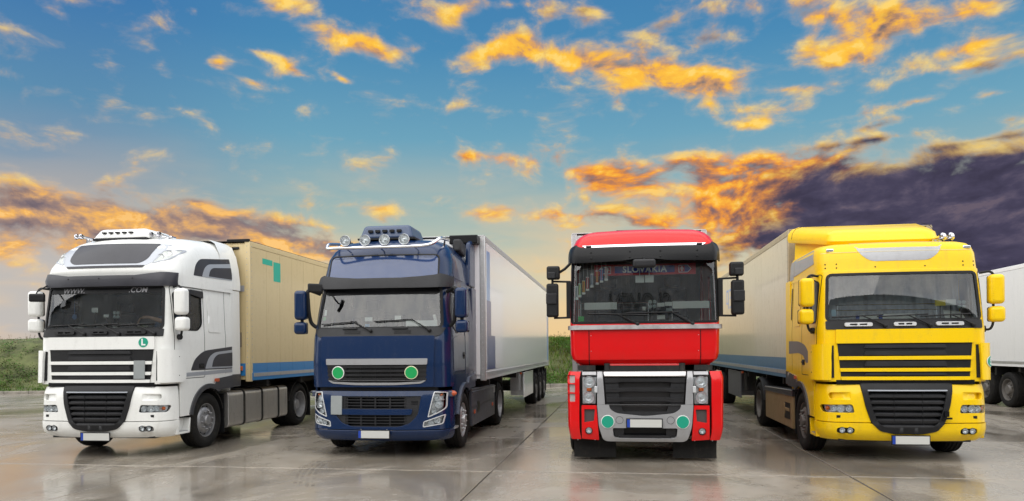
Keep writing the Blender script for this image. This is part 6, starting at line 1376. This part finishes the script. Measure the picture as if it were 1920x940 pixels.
def driver():
    skin = mat('skin_tone', (.42, .25, .17), .55); shirt = mat('blue_shirt', (.10, .16, .28), .9, var=.15, vscale=15); jean = mat('dark_trousers', (.03, .035, .05), .9); hair = mat('dark_hair', (.02, .015, .012), .7)
    pel, sp, ch, ne = (.62, 1.28, 1.92), (.62, 1.24, 2.12), (.62, 1.16, 2.33), (.62, 1.12, 2.47)
    hd = [(ne, .058), ((.62, 1.08, 2.53), .062), ((.62, 1.06, 2.59), .088), ((.62, 1.065, 2.67), .098), ((.62, 1.075, 2.73), .075)]
    def hand(w, d, up, side, curl):
        w, d, up, side = map(Vector, (w, d, up, side)); palm = w + d * .06; out = [[(tuple(w), .026), (tuple(palm), .034), (tuple(palm + d * .03), .03)]]
        k0 = palm + d * .03
        for i, ln in enumerate((.070, .082, .076, .058)):
            b0 = k0 + side * (.027 - .018 * i) + d * .012; m1 = b0 + d * ln * .45 - up * curl * ln * .15; m2 = m1 + d * ln * .3 - up * curl * ln * .45; e = m2 + d * ln * .12 - up * curl * ln * .5
            out.append([(tuple(k0), .03), (tuple(b0), .0105), (tuple(m1), .0095), (tuple(m2), .0088), (tuple(e), .0075)])
        t0 = w + d * .035 + side * .03; out.append([(tuple(w + d * .06), .034), (tuple(t0), .014), (tuple(t0 + d * .035 + side * .014 - up * .01), .011), (tuple(t0 + d * .06 + side * .004 - up * .022), .009)])
        return out
    sl, el, wl = (.80, 1.12, 2.37), (.70, .94, 2.29), (.44, .80, 2.39); sr_, er, wr = (.44, 1.18, 2.36), (.38, 1.10, 2.11), (.50, .98, 2.06)
    dl = (Vector((.24, .70, 2.36)) - Vector(wl)).normalized(); dr = Vector((.4, -.75, .2)).normalized()
    legs = []
    for s in (-1, 1):
        x = .62 + s * .10; legs.append([(pel, .13), ((x, 1.24, 1.88), .095), ((x + s * .03, .95, 1.90), .068), ((x + s * .03, .86, 1.62), .05), ((x + s * .02, .84, 1.36), .042), ((x + s * .02, .72, 1.31), .038)])
    chains = [[(pel, .13), (sp, .125), (ch, .14), (ne, .058)], hd, [((.62, 1.06, 2.59), .088), ((.62, .975, 2.605), .016)], [(ch, .14), (sl, .07), (el, .045), (((el[0] + wl[0]) / 2, (el[1] + wl[1]) / 2, (el[2] + wl[2]) / 2), .042), (wl, .026)], [(ch, .14), (sr_, .07), (er, .045), (wr, .026)]] + legs
    chains += hand(wl, dl, Vector((0, 0, 1)), Vector((.35, -.6, .1)).normalized(), 1.2) + hand(wr, dr, Vector((0, 0, 1)), Vector((.7, .5, 0)).normalized(), 1.4)
    M = white_root.matrix_basis
    tr = lambda C_: [[(tuple(M @ Vector(p)), r) for p, r in c] for c in C_]
    o = skin_obj('person', tr(chains), skin); tag(o, 'driver in a blue shirt reaching over the steering wheel of the white tractor', 'person')
    mid = lambda a, b_, t_: tuple(Vector(a).lerp(Vector(b_), t_))
    skin_obj('shirt', tr([[(pel, .15), (sp, .15), (ch, .165), (mid(ch, ne, .55), .085)], [(ch, .165), (sl, .092), (mid(sl, el, .75), .064)], [(ch, .165), (sr_, .092), (mid(sr_, er, .75), .064)]]), shirt, o)
    skin_obj('trousers', tr([[(pel, .15)] + [(p, r + .016) for p, r in l[1:5]] for l in legs]), jean, o)
    c = M @ Vector((.62, 1.085, 2.68)); b_ = MB(); b_.lathe([(.112, -.02), (.114, .02), (.10, .06), (.065, .09), (0, .102)], c, (0, .25, 1), 18, cap=False); b_.build('hair', hair, o, 60)
    for s in (-1, 1):
        b_ = MB(); b_.lathe([(0, -.012), (.009, -.008), (.012, 0), (.009, .008), (0, .012)], M @ Vector((.62 + s * .035, .972, 2.635)), (0, 1, 0), 10, cap=False); b_.build('eye', gloss_bk, o, 60)
        b_ = MB(); b_.lathe([(0, -.03), (.012, -.02), (.014, 0), (.010, .02), (0, .028)], M @ Vector((.62 + s * .10, 1.075, 2.62)), (0, .2, 1), 8, cap=False); b_.build('ear', skin, o, 60)
    b_ = MB(); q = M @ Vector((.62, .975, 2.565)); b_.box(q.x - .026, q.x + .026, q.y - .004, q.y + .02, q.z - .005, q.z + .005); b_.build('mouth', mat('lips', (.30, .12, .10), .5), o, 30)
driver()
# ------------------------------------------------------------------ warehouse across the yard: mirrored in windscreens and paint
wh = empty('warehouse', (0, -9.5, 0)); tag(wh, 'dark corrugated warehouse with outlined lettering facing the parked trucks', 'building')
wm = mat('dark_corrugated_steel', (.68, .70, .71), .5, 0, var=.15, vscale=.6)
def corr(x0, x1, h, name):
    v = []; f = []; n = int((x1 - x0) / .05); per = [0, .0, .035, .035]
    for i in range(n + 1):
        x = x0 + (x1 - x0) * i / n
        for z in (0, h): v.append((x, per[i % 4], z))
    for i in range(n): f.append((i * 2, i * 2 + 2, i * 2 + 3, i * 2 + 1))
    return mobj(name, v, f, wm, wh, 0)
corr(-40, -9.5, 10.6, 'corrugated_wall'); corr(-9.5, 34, 9.4, 'corrugated_wall')
for x0, x1, h in ((-40, -9.5, 10.6), (-9.5, 34, 9.4)):
    b = MB(); b.box(x0, x1, -.2, .10, h - .02, h + .22); b.build('roof_edge', dark_pl, wh, 30)
    b = MB(); b.box(x0, x1, -18, -.2, 0, h - .05); b.build('hall', wm, wh, 30)
for x in (-24, -17, 18, 26): b = MB(); b.box(x - 2, x + 2, .04, .10, 0, 4.4); b.build('roller_door', mat('door_grey', (.12, .125, .13), .5), wh, 30)
c = bpy.data.curves.new('lettering', 'FONT'); c.body = 'SLOVEN'; c.size = 1.35; c.align_x = 'CENTER'; c.align_y = 'CENTER'; c.fill_mode = 'NONE' if hasattr(c, 'fill_mode') else 'NONE'; c.bevel_depth = .022; c.bevel_resolution = 0; c.resolution_u = 3; c.shear = .25
tmp = bpy.data.objects.new('tmp', c); col.objects.link(tmp); bpy.context.view_layer.update()
me = bpy.data.meshes.new_from_object(tmp.evaluated_get(bpy.context.evaluated_depsgraph_get())); bpy.data.objects.remove(tmp)
for q in me.vertices: q.co = Vector((1.1 - q.co.x, .07 + q.co.z, 7.55 + q.co.y))
me.materials.clear(); me.materials.append(gloss_bk); link('outlined_lettering', me, wh)
